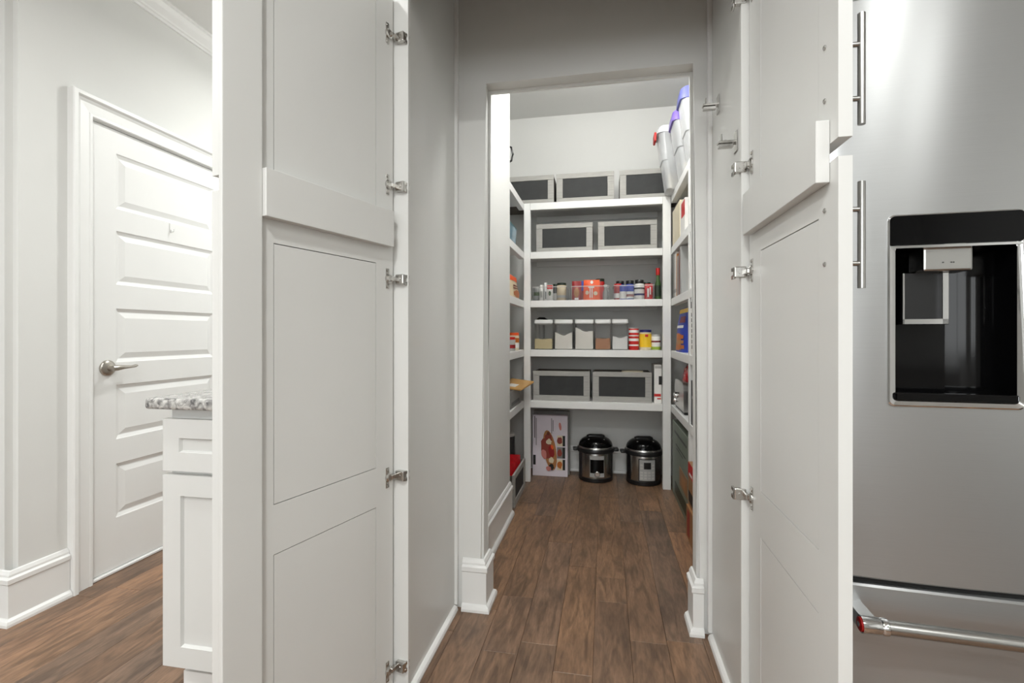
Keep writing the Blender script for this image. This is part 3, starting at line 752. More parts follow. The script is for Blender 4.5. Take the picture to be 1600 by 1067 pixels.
def carton(name, label, m, x0, x1, y0, y1, z0, z1, marks=(), face='-y', cat='box', group=None, rz=0.0, bev=0.0015):
    """marks: (name, material, a0, a1, c0, c1) fractions on the shown face"""
    cx, cy = (x0 + x1) / 2, (y0 + y1) / 2
    o = thing(name, label, cat, (cx, cy, z0), rz, group)
    hx, hy2, hh = (x1 - x0) / 2, (y1 - y0) / 2, z1 - z0
    box('carton', m, o, -hx, hx, -hy2, hy2, 0, hh, bev=bev)
    for k, (nm, mm, a0, a1, c0, c1) in enumerate(marks):
        e = 0.0003 + 0.0003 * (k + 1)
        if face == '-y': box(nm, mm, o, -hx + 2 * hx * a0, -hx + 2 * hx * a1, -hy2 - e, -hy2 + 0.0001, hh * c0, hh * c1)
        elif face == '-x': box(nm, mm, o, -hx - e, -hx + 0.0001, hy2 - 2 * hy2 * a1, hy2 - 2 * hy2 * a0, hh * c0, hh * c1)
        else: box(nm, mm, o, hx - 0.0001, hx + e, -hy2 + 2 * hy2 * a0, -hy2 + 2 * hy2 * a1, hh * c0, hh * c1)
    return o

def acrylic_bin(label, x0, x1, y0, y1, z, h=0.105):
    t = 0.003; o = thing('clear_bin', label, 'bin', ((x0 + x1) / 2, y0, z), 0, 'clear acrylic bins')
    hw = (x1 - x0) / 2; d = y1 - y0; b = MB()
    b.box(-hw, hw, 0, d, 0, t); b.box(-hw, hw, 0, t, t, h); b.box(-hw, hw, d - t, d, t, h); b.box(-hw, -hw + t, t, d - t, t, h); b.box(hw - t, hw, t, d - t, t, h)
    b.build('bin_walls', 'acryl', o)
    r = MB(); r.box(-hw - 0.001, hw + 0.001, -0.002, 0.002, h - 0.004, h + 0.001); r.box(-hw - 0.001, -hw + 0.002, 0, d, h - 0.004, h + 0.001); r.box(hw - 0.002, hw + 0.001, 0, d, h - 0.004, h + 0.001); r.box(-hw, hw, d - 0.002, d + 0.001, h - 0.004, h + 0.001)
    r.build('rim', 'lgrey', o)

# third shelf -------------------------------------------------------
Z3 = SZ[2]; zi = Z3 + 0.0045
acrylic_bin('clear bin of seasoning packets and a dark lidded jar, third shelf left', -0.535, -0.277, 3.60, 3.82, Z3 + 0.0005)
acrylic_bin('clear bin holding the bright orange pouch, third shelf middle', -0.250, 0.034, 3.60, 3.82, Z3 + 0.0005)
acrylic_bin('clear bin of bottles with red and black caps, third shelf right', 0.060, 0.348, 3.60, 3.82, Z3 + 0.0005)
jar('spice_jar', 'small clear jar of green herbs at the left end of the third shelf', (-0.506, 3.640, zi), 0.021, 0.105, 'greyg', 'lgrey', 0.014, bands=(('label_band', 'green', 0.35, 0.6),))
pouch('seasoning_packet', 'slim white packet, the shorter of two standing side by side', 'white', (-0.468, 3.642, zi), 0.026, 0.120, 0.012, marks=(('print', 'lgrey', 0.2, 0.8, 0.2, 0.6),), cat='packet')
pouch('seasoning_packet', 'slim white packet, the taller of two, next to the red topped one', 'lidw', (-0.437, 3.644, zi), 0.024, 0.136, 0.012, marks=(('print', 'greyg', 0.3, 0.7, 0.1, 0.5),), cat='packet')
pouch('seasoning_packet', 'white seasoning packet with a red top and herb picture', 'white', (-0.404, 3.634, zi), 0.048, 0.118, 0.014, marks=(('red_top', 'red', 0.05, 0.95, 0.72, 0.97), ('herb_picture', 'green', 0.3, 0.7, 0.3, 0.6)), cat='packet')
jar('spice_jar', 'grey spice jar with a dark green lid, behind a pale label', (-0.369, 3.700, zi), 0.026, 0.128, 'darkgrey', 'dgreen', 0.016, bands=(('label_band', 'lgrey', 0.05, 0.45),))
jar('spice_jar', 'wide clear jar of pale spice with a dark green lid', (-0.320, 3.668, zi), 0.036, 0.132, 'beige', 'dgreen', 0.018, bands=(('label_band', 'lgrey', 0.15, 0.3),))
pouch('snack_pouch', 'dark red nut pouch in the middle clear bin', 'redd', (-0.205, 3.640, zi), 0.072, 0.142, 0.030, marks=(('nut_picture', 'wood', 0.22, 0.78, 0.15, 0.65), ('emblem', 'white', 0.3, 0.7, 0.02, 0.12)))
pouch('snack_pouch', 'blue pouch squeezed between the dark red and orange pouches', 'blue', (-0.158, 3.680, zi), 0.050, 0.146, 0.020, marks=(('print', 'redd', 0.1, 0.9, 0.05, 0.5),))
pouch('snack_pouch', 'bright orange pouch with white lettering in the clear bin', 'orange', (-0.095, 3.628, zi), 0.122, 0.148, 0.034, marks=(('emblem_picture', 'white', 0.42, 0.60, 0.80, 0.96), ('lettering', 'white', 0.38, 0.44, 0.10, 0.62), ('lettering', 'white', 0.50, 0.56, 0.10, 0.62), ('lettering', 'white', 0.30, 0.66, 0.58, 0.66), ('emblem_picture', 'cream', 0.12, 0.34, 0.26, 0.46), ('emblem_picture', 'cream', 0.62, 0.86, 0.22, 0.42)))
jar('sauce_jar', 'red jar with a dark lid behind the orange pouch', (-0.036, 3.726, zi), 0.034, 0.164, 'red', 'dgreen', 0.022)
jar('spice_jar', 'small clear grinder jar at the right end of the middle clear bin', (0.006, 3.640, zi), 0.021, 0.112, 'greyg', 'lgrey', 0.02, neck=(0.6, 0.012, 0.8))
jar('spice_bottle', 'red bottle at the front left of the right clear bin', (0.094, 3.665, zi), 0.028, 0.118, 'redd', 'red', 0.022, bands=(('label_band', 'white', 0.1, 0.4),))
jar('spice_bottle', 'blue labelled bottle with a black cap, left of its twin', (0.112, 3.735, zi), 0.030, 0.145, 'blue', 'black', 0.024)
jar('spice_bottle', 'bottle with a blue and white label at the bin front', (0.130, 3.632, zi), 0.024, 0.105, 'blue', 'blue', 0.02, bands=(('label_band', 'white', 0.05, 0.55),))
jar('spice_bottle', 'blue labelled bottle with a black cap and white and red front', (0.180, 3.650, zi), 0.029, 0.138, 'blue', 'black', 0.026, bands=(('label_band', 'white', 0.05, 0.42), ('stripe', 'red', 0.15, 0.28)))
jar('spice_bottle', 'white labelled spice bottle with a wide black cap', (0.247, 3.652, zi), 0.036, 0.142, 'white', 'black', 0.028, lr=0.86, shoulder=0.012, bands=(('stripe', 'navy', 0.20, 0.30), ('lettering', 'ink', 0.52, 0.60)))
pouch('seasoning_packet', 'red packet leaning at the right end of the right clear bin', 'foil_red', (0.312, 3.640, zi), 0.058, 0.112, 0.022, marks=(('print', 'white', 0.3, 0.5, 0.15, 0.7), ('print', 'white', 0.6, 0.75, 0.3, 0.8)), cat='packet')
jar('spice_bottle', 'dark bottle with a grey green cap behind the red packet', (0.305, 3.718, zi), 0.028, 0.130, 'darkgrey', 'dgreen', 0.02)
jar('oil_bottle', 'tall green glass oil bottle with a red cap', (0.376, 3.640, Z3 + 0.0005), 0.0215, 0.228, 'green', 'red', 0.052, neck=(0.62, 0.0125, 0.82), bands=(('label_band', 'dgreen', 0.10, 0.45),), cat='bottle')

# fourth shelf: canisters -------------------------------------------
Z4 = SZ[3] + 0.0005
def canister(label, x0, x1, fill, level, slope=0.0, dip=0.0):
    w_ = x1 - x0; o = thing('food_canister', label, 'canister', ((x0 + x1) / 2, 3.61, Z4), 0, 'clear food canisters')
    hw = w_ / 2; d = 0.115; H_ = 0.196
    b = MB(); b.loft([(0.0, 0, d, hw - 0.006, d - 0.006, 0.014), (0.004, 0, d, hw - 0.002, d - 0.002, 0.016), (H_, 0, d, hw - 0.001, d - 0.001, 0.016)], n=5, cap=(True, False))
    b.build('clear_walls', 'canis', o, True)
    MB().loft([(H_ + 0.0003, 0, d, hw, d, 0.016), (H_ + 0.004, 0, d, hw + 0.0, d, 0.016), (H_ + 0.024, 0, d, hw - 0.001, d - 0.001, 0.016), (H_ + 0.027, 0, d, hw - 0.005, d - 0.005, 0.013)], n=5).build('white_lid', 'lidw', o, True)
    MB().loft([(H_ - 0.008, 0, d, hw - 0.004, d - 0.004, 0.014), (H_, 0, d, hw - 0.004, d - 0.004, 0.014)], n=5, cap=(False, False)).build('gasket', 'lgrey', o, True)
    # contents with an uneven top
    b = MB(); bm = b.bm; n = 10; g = {}
    ix, iy = hw - 0.006, d - 0.006
    for i in range(n + 1):
        for j in range(n + 1):
            u = i / n; X = -ix + 2 * ix * u; Y = d - iy + 2 * iy * j / n
            z = level + slope * (0.5 - u) - dip * math.sin(PI * u) + 0.003 * math.sin(9 * u + 4 * j / n)
            g[i, j] = (bm.verts.new((X, Y, 0.005)), bm.verts.new((X, Y, z)))
    for i in range(n):
        for j in range(n): bm.faces.new([g[a][1] for a in ((i, j), (i + 1, j), (i + 1, j + 1), (i, j + 1))])
    for i in range(n):
        for j in (0, n): bm.faces.new((g[i, j][0], g[i + 1, j][0], g[i + 1, j][1], g[i, j][1]))
        for k in (0, n): bm.faces.new((g[k, i][0], g[k, i + 1][0], g[k, i + 1][1], g[k, i][1]))
    b.build('contents', fill, o, True)
canister('clear white lidded canister of yellowish rice, leftmost of five', -0.521, -0.380, 'rice', 0.078)
canister('clear white lidded canister of flour, two thirds full, second of five', -0.370, -0.231, 'flour', 0.128, dip=0.02)
canister('fullest white lidded canister, flour sloping down, middle of five', -0.219, -0.079, 'flour', 0.150, slope=0.03, dip=0.012)
canister('narrower white lidded canister of brown sugar', -0.072, 0.045, 'bsugar', 0.082)
canister('narrower white lidded canister of white sugar beside the red can', 0.050, 0.167, 'sugar', 0.100, dip=0.012)
tr = thing('kitchen_tool', 'dark handled grey container at the left end behind the canisters', 'container', (-0.505, 3.882, Z4))
MB().lathe([(0.026, 0), (0.03, 0.01), (0.03, 0.21), (0.028, 0.222)], n=16).build('body', 'greyg', tr, True)
MB().tube([(-0.035, -0.01, 0.226), (-0.01, -0.012, 0.242), (0.03, -0.012, 0.240), (0.058, -0.012, 0.226)], 0.008, 8, [0.006, 0.009, 0.009, 0.006]).build('handle', 'black', tr, True)
can = jar('food_can', 'red and white banded baking tin on the fourth shelf', (0.207, 3.650, Z4), 0.0365, 0.160, 'red', 'silver', 0.006, lr=1.0, bands=(('white_band', 'white', 0.78, 0.9), ('white_band', 'white', 0.40, 0.52), ('lettering', 'white', 0.62, 0.67), ('lettering', 'white', 0.18, 0.25)), cat='can')
jar('drink_tub', 'yellow drink mix tub with a dark blue lid', (0.290, 3.655, Z4), 0.0425, 0.146, 'cream', 'navy', 0.018, lr=0.98, bands=(('yellow_label', 'yellow', 0.14, 0.80),), cat='tub')
b = MB(); b.box(-0.006, 0.016, -0.0441, -0.0428, 0.095, 0.112); t_ = bpy.data.objects[[o.name for o in bpy.data.objects if o.name.startswith('drink_tub')][-1]]
b.build('red_mark', 'red', t_)
jar('drink_tub', 'small white tub with a pale lid and green base', (0.363, 3.645, Z4), 0.0325, 0.112, 'white', 'lgrey', 0.014, lr=0.98, bands=(('green_band', 'lime', 0.03, 0.22), ('brand_mark', 'wine', 0.50, 0.60)), cat='tub')

# fifth shelf carton
carton('food_carton', 'narrow white carton with a red stripe beside the right open crate', 'white', 0.346, 0.398, 3.60, 3.80, SZ[4] + 0.0005, SZ[4] + 0.275, marks=(('red_stripe', 'red', 0.0, 0.9, 0.17, 0.24), ('red_text', 'red', 0.4, 0.9, 0.10, 0.13), ('top_print', 'lgrey', 0.1, 1.0, 0.90, 0.96), ('black_picture', 'ink', 0.6, 1.0, 0.48, 0.70)))

# ------------------------------------------------------------------ floor: boxed set and cookers
cb = carton('gift_box', 'white and lavender box with a printed charcuterie board, standing on the floor', 'lav', -0.548, -0.278, 3.72, 3.775, 0.0005, 0.468, marks=(
    ('text_line', 'ink', 0.10, 0.115, 0.50, 0.95), ('text_line', 'ink', 0.055, 0.075, 0.62, 0.98), ('text_line', 'ink', 0.54, 0.555, 0.70, 0.95), ('text_line', 'ink', 0.58, 0.595, 0.74, 0.92),
    ('brand_block', 'ink', 0.02, 0.09, 0.18, 0.34), ('photo', 'cream', 0.70, 0.93, 0.50, 0.67), ('photo', 'grey', 0.70, 0.93, 0.30, 0.48), ('photo', 'cream', 0.70, 0.93, 0.11, 0.28),
    ('caption_bar', 'ink', 0.86, 0.93, 0.50, 0.67), ('caption_bar', 'ink', 0.86, 0.93, 0.30, 0.48), ('caption_bar', 'ink', 0.86, 0.93, 0.11, 0.28)))
def decal(parent, nm, m, pts, y, t=0.0005):
    MB().prism(pts, y - t, y, 'y').build(nm, m, parent)
def ell(cx, cz, a, bq, rot=0, n=14, j=0.0):
    P = []
    for k in range(n):
        t = 2 * PI * k / n; r = 1 + random.uniform(-j, j); x_, z_ = a * r * math.cos(t), bq * r * math.sin(t)
        P.append((cx + x_ * math.cos(rot) - z_ * math.sin(rot), cz + x_ * math.sin(rot) + z_ * math.cos(rot)))
    return P
yf_ = -0.0275 - 0.0042
decal(cb, 'board_print', 'wood', ell(0.0, 0.20, 0.048, 0.155, 0.16, 20), yf_)
for k, (m, ex, ez, ea, eb) in enumerate([('meat', -0.03, 0.22, 0.040, 0.085), ('meat', -0.012, 0.29, 0.03, 0.035), ('redd', 0.012, 0.19, 0.020, 0.05), ('pink', -0.045, 0.17, 0.02, 0.04), ('cream', -0.008, 0.265, 0.02, 0.022), ('cream', 0.012, 0.125, 0.02, 0.022), ('ink', 0.012, 0.075, 0.02, 0.025), ('pink', -0.01, 0.06, 0.018, 0.02), ('brown', -0.012, 0.33, 0.012, 0.014), ('orange', 0.018, 0.225, 0.010, 0.018)]):
    decal(cb, 'food_print', m, ell(ex, ez, ea, eb, 0.2, 13, 0.16), yf_ - 0.0006 * (k + 1))
for k, (m, ez) in enumerate((('meat', 0.275), ('meat', 0.180), ('pancake', 0.090))): decal(cb, 'food_print', m, ell(0.074, ez, 0.020, 0.028, 0, 12, 0.15), yf_ - 0.0005)
decal(cb, 'food_print', 'pink', ell(0.078, 0.385, 0.010, 0.030, 0.15, 12, 0.05), yf_)
carton('gift_box', 'dull grey box edge standing behind the charcuterie box', 'grey', -0.548, -0.268, 3.780, 3.83, 0.0005, 0.492)

def cooker(label, cx, cy, rz, screen):
    t = thing('pressure_cooker', label, 'cooker', (cx, cy, 0.0005), rz, 'electric pressure cookers')
    R = 0.124
    MB().lathe([(R - 0.006, 0), (R + 0.002, 0.006), (R + 0.003, 0.030), (R, 0.034)], n=36).build('base_ring', 'black', t, True)
    MB().lathe([(R, 0.0342), (R + 0.001, 0.04), (R + 0.001, 0.205), (R, 0.210)], n=36).build('steel_body', 'steel2', t, True)
    MB().lathe([(R, 0.2102), (R + 0.014, 0.214), (R + 0.016, 0.228), (R + 0.012, 0.240), (R + 0.006, 0.243)], n=36).build('rim', 'black', t, True)
    MB().lathe([(R + 0.005, 0.2432), (R + 0.002, 0.252), (R + 0.001, 0.266), (R - 0.007, 0.284), (R - 0.024, 0.302), (R - 0.048, 0.315), (0.045, 0.323), (0.012, 0.325)], n=36).build('lid', 'gloss', t, True)
    MB().lathe([(R + 0.0062, 0.2436), (R + 0.0045, 0.252), (R - 0.002, 0.258)], n=36, cap=False).build('lid_band', 'steel2', t, True)
    b = MB(); b.loft([(0.305, 0, 0.0, 0.074, 0.030, 0.02), (0.328, 0, 0, 0.066, 0.024, 0.018), (0.335, 0, 0, 0.050, 0.014, 0.010)], n=4); b.build('lid_handle', 'black', t, True)
    for s in (-1, 1):
        b = MB(); b.box(min(s * (R + 0.010), s * (R + 0.046)), max(s * (R + 0.010), s * (R + 0.046)), -0.034, 0.034, 0.214, 0.236, bev=0.008, seg=2); b.build('side_handle', 'black', t, True)
        b = MB(); b.lathe([(0.006, -0.012), (0.009, 0.0), (0.006, 0.006)], (s * 0.055, -0.062, 0.306), 10); b.build('valve', 'chrome', t, True)
    # curved front panel
    def arc(nm, m, a0, a1, z0_, z1_, r):
        b = MB(); bm = b.bm; n = 8; A = []; B = []
        for k in range(n + 1):
            a = math.radians(-90 + a0 + (a1 - a0) * k / n)
            A.append([bm.verts.new((rr * math.cos(a), rr * math.sin(a), z)) for rr, z in ((r - 0.002, z0_), (r, z0_), (r, z1_), (r - 0.002, z1_))])
        for P_, Q_ in zip(A, A[1:]):
            for i in range(4): bm.faces.new((P_[i], P_[(i + 1) % 4], Q_[(i + 1) % 4], Q_[i]))
        bm.faces.new(A[0]); bm.faces.new(A[-1][::-1])
        return b.build(nm, m, t, True)
    for a0, a1 in ((-78, -58), (58, 78), (150, 210)): arc('black_strip', 'black', a0, a1, 0.036, 0.208, R + 0.003)
    if screen:
        arc('control_panel', 'silver', -24, 24, 0.045, 0.200, R + 0.004)
        arc('display', 'gloss', -22.5, 22.5, 0.075, 0.172, R + 0.0055)
        b = MB(); b.lathe([(0.020, -R - 0.003), (0.020, -R - 0.014), (0.016, -R - 0.018)], (0, 0, 0.070), 18, 'y'); b.build('dial', 'chrome', t, True)
    else:
        arc('panel_frame', 'black', -28, 28, 0.036, 0.196, R + 0.004)
        arc('control_panel', 'silver', -25, 25, 0.042, 0.190, R + 0.0055)
        arc('display', 'black', -11, 11, 0.125, 0.172, R + 0.0068)
        for zc in (0.060, 0.080, 0.100):
            for ac in (-18, -6, 6, 18): arc('button', 'lgrey', ac - 4, ac + 4, zc - 0.006, zc + 0.006, R + 0.0068)
        for zc in (0.130, 0.152):
            for ac in (-18, 18): arc('button', 'lgrey', ac - 4, ac + 4, zc - 0.006, zc + 0.006, R + 0.0068)
cooker('black and steel pressure cooker with a large dark display, beside the charcuterie box', -0.068, 3.725, math.radians(6), True)
cooker('black and steel pressure cooker with a silver button panel, by the right post', 0.281, 3.715, math.radians(8), False)

# ------------------------------------------------------------------ left shelves
pt = thing('stock_pot', 'black pot with curved handle just showing on the top left shelf', 'pot', (-0.74, 3.12, SZ[0] + 0.0005))
MB().lathe([(0.11, 0), (0.125, 0.01), (0.125, 0.16), (0.128, 0.165)], n=24).build('pot_body', 'black', pt, True)
MB().lathe([(0.128, 0.1652), (0.12, 0.18), (0.05, 0.2), (0.02, 0.205)], n=24).build('lid', 'gloss', pt, True)
MB().tube([(0.11, -0.02, 0.14), (0.145, -0.02, 0.16), (0.155, -0.02, 0.20), (0.145, -0.02, 0.245), (0.11, -0.02, 0.262), (0.06, -0.02, 0.25)], 0.007, 8).build('handle', 'black', pt, True)
bb = thing('clear_bin', 'blue tinted clear bin on the left side shelf', 'bin', (-0.70, 3.24, SZ[1] + 0.0005))
MB().loft([(0, 0, 0, 0.085, 0.125, 0.012), (0.004, 0, 0, 0.085, 0.127, 0.012), (0.128, 0, 0, 0.092, 0.135, 0.012)], n=4, cap=(True, False)).build('bin_walls', 'bluecl', bb)
MB().loft([(0.126, 0, 0, 0.094, 0.137, 0.012), (0.132, 0, 0, 0.094, 0.137, 0.012)], n=4, cap=(False, False)).build('rim', 'teal', bb)
pouch('snack_bag', 'tan snack bag with an orange top on the left side shelf', 'beige', (-0.640, 3.36, SZ[2] + 0.0005), 0.32, 0.165, 0.07, rz=PI / 2, marks=(('orange_top', 'orange', 0.03, 0.97, 0.74, 0.98), ('lettering', 'brown', 0.2, 0.8, 0.50, 0.56), ('lettering', 'brown', 0.2, 0.6, 0.40, 0.45), ('snack_picture', 'pancake', 0.2, 0.8, 0.05, 0.35)), cat='bag')
jar('food_tin', 'yellow tin standing at the back of the left fourth shelf', (-0.735, 3.47, SZ[3] + 0.0005), 0.055, 0.185, 'yellow', 'kraft', 0.012, bands=(('label_band', 'ink', 0.4, 0.6),), cat='tin')
jar('food_jar', 'orange and white labelled jar on the left fourth shelf', (-0.642, 3.40, SZ[3] + 0.0005), 0.045, 0.125, 'cream', 'orange', 0.02, bands=(('label_band', 'pancake', 0.45, 0.7), ('label_band', 'white', 0.15, 0.4)))
jar('food_jar', 'clear glass jar with a red lid, nearest on the left fourth shelf', (-0.640, 3.24, SZ[3] + 0.0005), 0.045, 0.095, 'lgrey', 'red', 0.018, bands=(('label_band', 'redd', 0.2, 0.45),))
carton('food_carton', 'dark red carton behind the tan envelope', 'redd', -0.86, -0.76, 3.12, 3.50, SZ[4] + 0.0005, SZ[4] + 0.25, face='+x')
gb = carton('storage_box', 'low grey box under the tan envelope on the left shelf', 'grey', -0.69, -0.60, 3.10, 3.46, SZ[4] + 0.0005, SZ[4] + 0.115, marks=(('dark_slot', 'darkgrey', 0.1, 0.9, 0.15, 0.35),), face='+x')
ev = thing('envelope', 'tan padded envelope poking out over the left shelf edge', 'envelope', (-0.612, 3.36, SZ[4] + 0.140))
ev.rotation_euler = (math.radians(5), math.radians(6), math.radians(-8))
b = MB(); b.loft([(-0.006, 0, 0, 0.085, 0.15, 0.006), (0.0, 0, 0, 0.088, 0.153, 0.006), (0.006, 0, 0, 0.085, 0.15, 0.006)], n=4); b.build('sleeve', 'tan', ev)
box('mailing_label', 'white', ev, -0.03, 0.03, -0.11, -0.02, 0.0058, 0.0068)
jar('glass_jar', 'dark glass jar on the floor behind the crate of red bags', (-0.70, 3.475, 0.0005), 0.058, 0.37, 'glassd', 'lgrey', 0.02)
for k, (xx, yv, zz, rr) in enumerate([(-0.706, 3.062, 0.013, 0.0), (-0.700, 3.157, 0.013, 0.0), (-0.708, 3.252, 0.013, 0.0), (-0.702, 3.347, 0.013, 0.0)]):
    pouch('candy_bag', ['nearest shiny red bag in the floor crate', 'second shiny red bag in the floor crate', 'third shiny red bag in the floor crate', 'farthest shiny red bag in the floor crate'][k], 'foil_red', (xx, yv, zz), 0.255, 0.235, 0.075, rz=rr, tilt=0.0, marks=(('print', 'white', 0.55, 0.8, 0.80, 0.90),), cat='bag', group='red bags in the crate')

# ------------------------------------------------------------------ right shelves
def tote(label, x0, x1, y0, y1, z, h, lidm, latch=None, lh=0.05, drop=0.0):
    t = thing('storage_tote', label, 'tote', ((x0 + x1) / 2, (y0 + y1) / 2, z)); hx, hy2 = (x1 - x0) / 2, (y1 - y0) / 2
    b = MB(); b.loft([(0, 0.025, 0, hx - 0.05, hy2 - 0.02, 0.03), (0.008, 0.022, 0, hx - 0.040, hy2 - 0.014, 0.035), (h * 0.45, 0.012, 0, hx - 0.026, hy2 - 0.009, 0.035), (h * 0.46, 0.012, 0, hx - 0.020, hy2 - 0.006, 0.035), (h - lh, 0.004, 0, hx - 0.008, hy2 - 0.003, 0.035)], n=6)
    b.build('tub', 'tote', t, True)
    MB().loft([(0.012, 0.022, 0, hx - 0.06, hy2 - 0.03, 0.02), (h * 0.25, 0.02, 0, hx - 0.055, hy2 - 0.028, 0.02)], n=4).build('contents', 'cream', t, True)
    b = MB(); b.loft([(h - lh + 0.0004, 0, 0, hx, hy2, 0.035), (h - lh + 0.012, 0, 0, hx, hy2, 0.035), (h - 0.012, 0, 0, hx - 0.006, hy2 - 0.004, 0.035), (h, 0, 0, hx - 0.02, hy2 - 0.014, 0.03)], n=6)
    b.build('lid', lidm, t, True)
    if latch:
        b = MB(); b.box(-hx - 0.016, -hx - 0.001, -0.05, 0.05, h - lh - 0.035, h - lh + 0.022, bev=0.005, seg=2); b.build('latch', latch, t, True)
tote('clear tote with a dark blue lid on the right top shelf', 0.428, 0.80, 2.940, 3.128, SZ[0] + 0.0005, 0.475, 'blid', lh=0.075)
tote('clear tote with a purple lid between two other totes', 0.410, 0.80, 3.135, 3.355, SZ[0] + 0.0005, 0.43, 'purple', lh=0.07)
tote('frosted tote with a red latch on the top shelf corner', 0.345, 0.80, 3.362, 3.565, SZ[0] + 0.0005, 0.43, 'frost', 'red', lh=0.05)
Zr = [z + 0.0005 for z in SZ]
carton('food_carton', 'beige carton on the right second shelf', 'cream', 0.462, 0.56, 3.20, 3.52, Zr[1], Zr[1] + 0.24, face='-x')
carton('food_carton', 'white carton edge in front of the beige carton', 'white', 0.462, 0.54, 3.00, 3.17, Zr[1], Zr[1] + 0.20, face='-x', marks=(('red_label', 'red', 0.25, 1.0, 0.5, 0.95),))
carton('appliance', 'black boxy appliance at the back of the right second shelf', 'black', 0.62, 0.80, 2.90, 3.50, Zr[1], Zr[1] + 0.27, face='-x', cat='appliance')
jar('food_jar', 'small jar with a yellow lid near the pantry opening', (0.500, 2.755, Zr[1]), 0.035, 0.10, 'darkgrey', 'yellow', 0.03)
bk = [('grey', 0.045, 0.30), ('lgrey', 0.05, 0.295), ('white', 0.03, 0.30), ('wood', 0.035, 0.28)]
yy2 = 3.50
lbls = ['dark grey upright book at the back of the right third shelf', 'tall pale grey book on the right third shelf', 'slim white book between grey and tan spines', 'tan spined book nearest on the right third shelf']
for (m, t2, hh), lb in zip(bk, lbls):
    bo = carton('cook_book', lb, m, 0.464, 0.70, yy2 - t2, yy2, Zr[2], Zr[2] + hh, marks=(('spine_title', 'ink', 0.3, 0.6, 0.1, 0.18),), face='-x', cat='book', group='books on the right shelf')
    yy2 -= t2 + 0.004
for k in range(3):
    t2 = [0.06, 0.05, 0.055][k]; lb = ['silver sided book left of the shelf post', 'brown book second from the shelf post', 'grey book third from the shelf post'][k]
    carton('cook_book', lb, ['greyg', 'brown', 'silver'][k], 0.464, 0.70, yy2 - t2, yy2, Zr[2], Zr[2] + 0.26 + 0.02 * k, face='-x', cat='book', group='books on the right shelf'); yy2 -= t2 + 0.004
jar('food_jar', 'black jar with a white base on the right third shelf', (0.500, 2.755, Zr[2]), 0.035, 0.11, 'white', 'black', 0.05)
pouch('mix_bag', 'blue pancake mix bag with a yellow top strip', 'blue', (0.512, 3.325, Zr[3]), 0.40, 0.285, 0.085, rz=-PI / 2, marks=(('yellow_top', 'yellow', 0.05, 0.95, 0.88, 0.98), ('dark_mark', 'wine', 0.45, 0.85, 0.66, 0.80), ('script', 'white', 0.3, 0.8, 0.54, 0.60), ('pancake_picture', 'pancake', 0.08, 0.9, 0.04, 0.20), ('pancake_picture', 'wood', 0.1, 0.88, 0.16, 0.30), ('pancake_picture', 'pancake', 0.12, 0.86, 0.26, 0.42)), cat='bag')
wb = carton('food_carton', 'white carton with bold black lettering near the pantry opening', 'white', 0.462, 0.66, 2.56, 2.795, Zr[3], Zr[3] + 0.29, face='-x', marks=(('black_band', 'ink', 0.0, 1.0, 0.88, 1.0),) + tuple(('letter_mark', 'ink', 0.12, 0.36, 0.12 + 0.1 * k, 0.19 + 0.1 * k) for k in range(7)))
# toaster
tt = thing('toaster', 'brushed steel toaster on the right fifth shelf', 'toaster', (0.0, 0.0, Zr[4]))
prof = [(3.0800, 0.018), (3.46, 0.018), (3.46, 0.12)] + [(3.46 - 0.06 + 0.06 * math.cos(t), 0.135 + 0.06 * math.sin(t)) for t in [PI / 2 * k / 6 for k in range(7)]] + [(3.14 - 0.06 * math.sin(t), 0.135 + 0.06 * math.cos(t)) for t in [PI / 2 * k / 6 for k in range(7)]] + [(3.0800, 0.12)]
MB().prism(prof, 0.468, 0.66, 'x').build('steel_shell', 'steel2', tt, True)
MB().box(0.473, 0.655, 3.09, 3.45, 0.0, 0.0175, bev=0.003).build('base', 'black', tt)
for yk, zk in ((3.41, 0.085), (3.41, 0.050), (3.37, 0.085)): MB().lathe([(0.014, 0.4675), (0.014, 0.457), (0.011, 0.453)], (0, yk, zk), 14, 'x').build('knob', 'chrome', tt, True)
MB().box(0.453, 0.4675, 3.33, 3.35, 0.10, 0.112, bev=0.003).build('lever', 'black', tt)
for k in (0.52, 0.58): MB().box(k, k + 0.03, 3.14, 3.40, 0.1945, 0.1958).build('slot', 'ink', tt)
pouch('snack_bag', 'glossy red bag resting on top of the toaster', 'foil_red', (0.545, 3.29, Zr[4] + 0.1962), 0.30, 0.10, 0.09, rz=-PI / 2, marks=(('print', 'pink', 0.2, 0.5, 0.6, 0.75),), cat='bag')
carton('appliance', 'black appliance beside the pantry opening on the right fifth shelf', 'black', 0.462, 0.70, 2.50, 2.79, Zr[4], Zr[4] + 0.24, face='-x', cat='appliance', marks=(('steel_badge', 'silver', 0.1, 0.3, 0.6, 0.66),))
carton('appliance_box', 'grey green printed box on the floor under the right shelves', 'sage', 0.462, 0.78, 2.87, 3.53, 0.0005, 0.50, face='-x', marks=(('top_print', 'darkgrey', 0.15, 0.9, 0.86, 0.89), ('text_line', 'ink', 0.25, 0.85, 0.72, 0.735), ('text_line', 'ink', 0.3, 0.7, 0.68, 0.69), ('food_print', 'kraft', 0.5, 0.95, 0.30, 0.52), ('food_print', 'wood', 0.62, 0.85, 0.34, 0.46), ('dark_print', 'dgreen', 0.2, 0.9, 0.08, 0.22)))
carton('shipping_box', 'brown cardboard box on the floor by the right shelves', 'kraft', 0.435, 0.78, 2.42, 2.775, 0.0005, 0.17, face='-x', marks=(('red_tape', 'redd', 0.1, 0.3, 0.1, 0.9),))
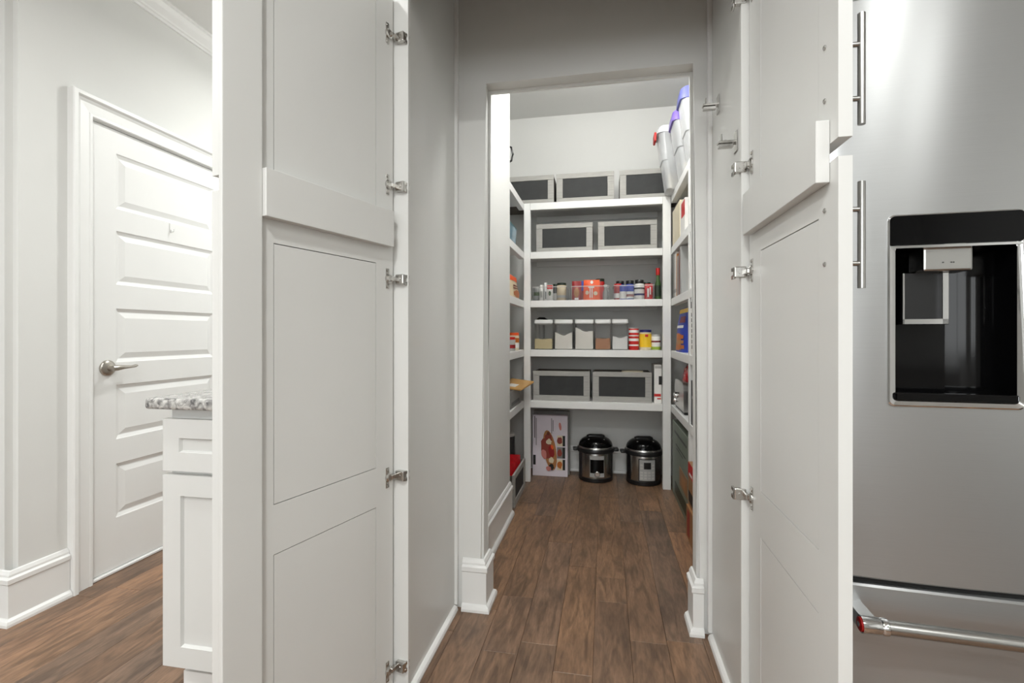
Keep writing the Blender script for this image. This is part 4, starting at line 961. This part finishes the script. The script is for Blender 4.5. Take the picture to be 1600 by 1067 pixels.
carton('food_carton', 'red topped carton standing on the brown cardboard box', 'kraft', 0.445, 0.60, 2.60, 2.775, 0.171, 0.40, face='-x', marks=(('red_top', 'red', 0.0, 1.0, 0.68, 1.0), ('print', 'white', 0.2, 0.7, 0.72, 0.78), ('dark_print', 'ink', 0.1, 0.8, 0.1, 0.35)))

# ------------------------------------------------------------------ unseen island added behind the viewer to pale the steel's reflections
isl = thing('added_island', 'white panelled island added behind the viewer for the steel reflections', 'island', (1.1, -1.6, 0))
box('body', 'cab', isl, -1.0, 1.0, -0.45, 0.45, 0.10, 0.875, bev=0.002)
box('plinth', 'cab', isl, -0.96, 0.96, -0.40, 0.40, 0.0, 0.0995)
for k in range(4): box('end_panel', 'cab', isl, -0.98 + 0.495 * k, -0.50 + 0.495 * k, 0.4505, 0.468, 0.12, 0.86, bev=0.003)
it = MB().box(0.06, 2.14, -2.1, -1.1, 0.8755, 0.908, bev=0.008, seg=3).build('countertop', 'granite', None, True)
tag(it, 'speckled granite slab on top of the added kitchen island', 'countertop')
# ------------------------------------------------------------------ ceiling lamps (out of frame, most of the cans added to light the room)
for k, (x, y, p) in enumerate(CANS):
    o = thing('recessed_light', 'round white recessed ceiling light ' + ['in the hall by the white door', 'added above the granite countertop', 'added just behind the viewer', 'added in front of the refrigerator', 'added at the left rear of the kitchen', 'added at the middle rear of the kitchen', 'at the right rear of the kitchen', 'added at the far left of the kitchen'][k], 'ceiling light', (x, y, CEILK), 0, 'recessed ceiling lights')
    MB().lathe([(0.075, -0.002), (0.098, -0.002), (0.096, -0.012), (0.078, -0.014)], n=28, cap=False).build('trim_ring', 'trim', o, True)
    MB().lathe([(0.074, -0.004), (0.074, -0.008)], n=28).build('lens', 'emit', o, True)
o = thing('ceiling_lamp', 'round white flush ceiling lamp inside the pantry', 'ceiling light', (0.06, 2.45, CEIL))
MB().lathe([(0.15, -0.001), (0.155, -0.02), (0.15, -0.03)], n=32).build('lamp_base', 'nickel', o, True)
MB().lathe([(0.145, -0.0302), (0.14, -0.06), (0.10, -0.08), (0.03, -0.09)], n=32).build('glass_bowl', 'emit', o, True)
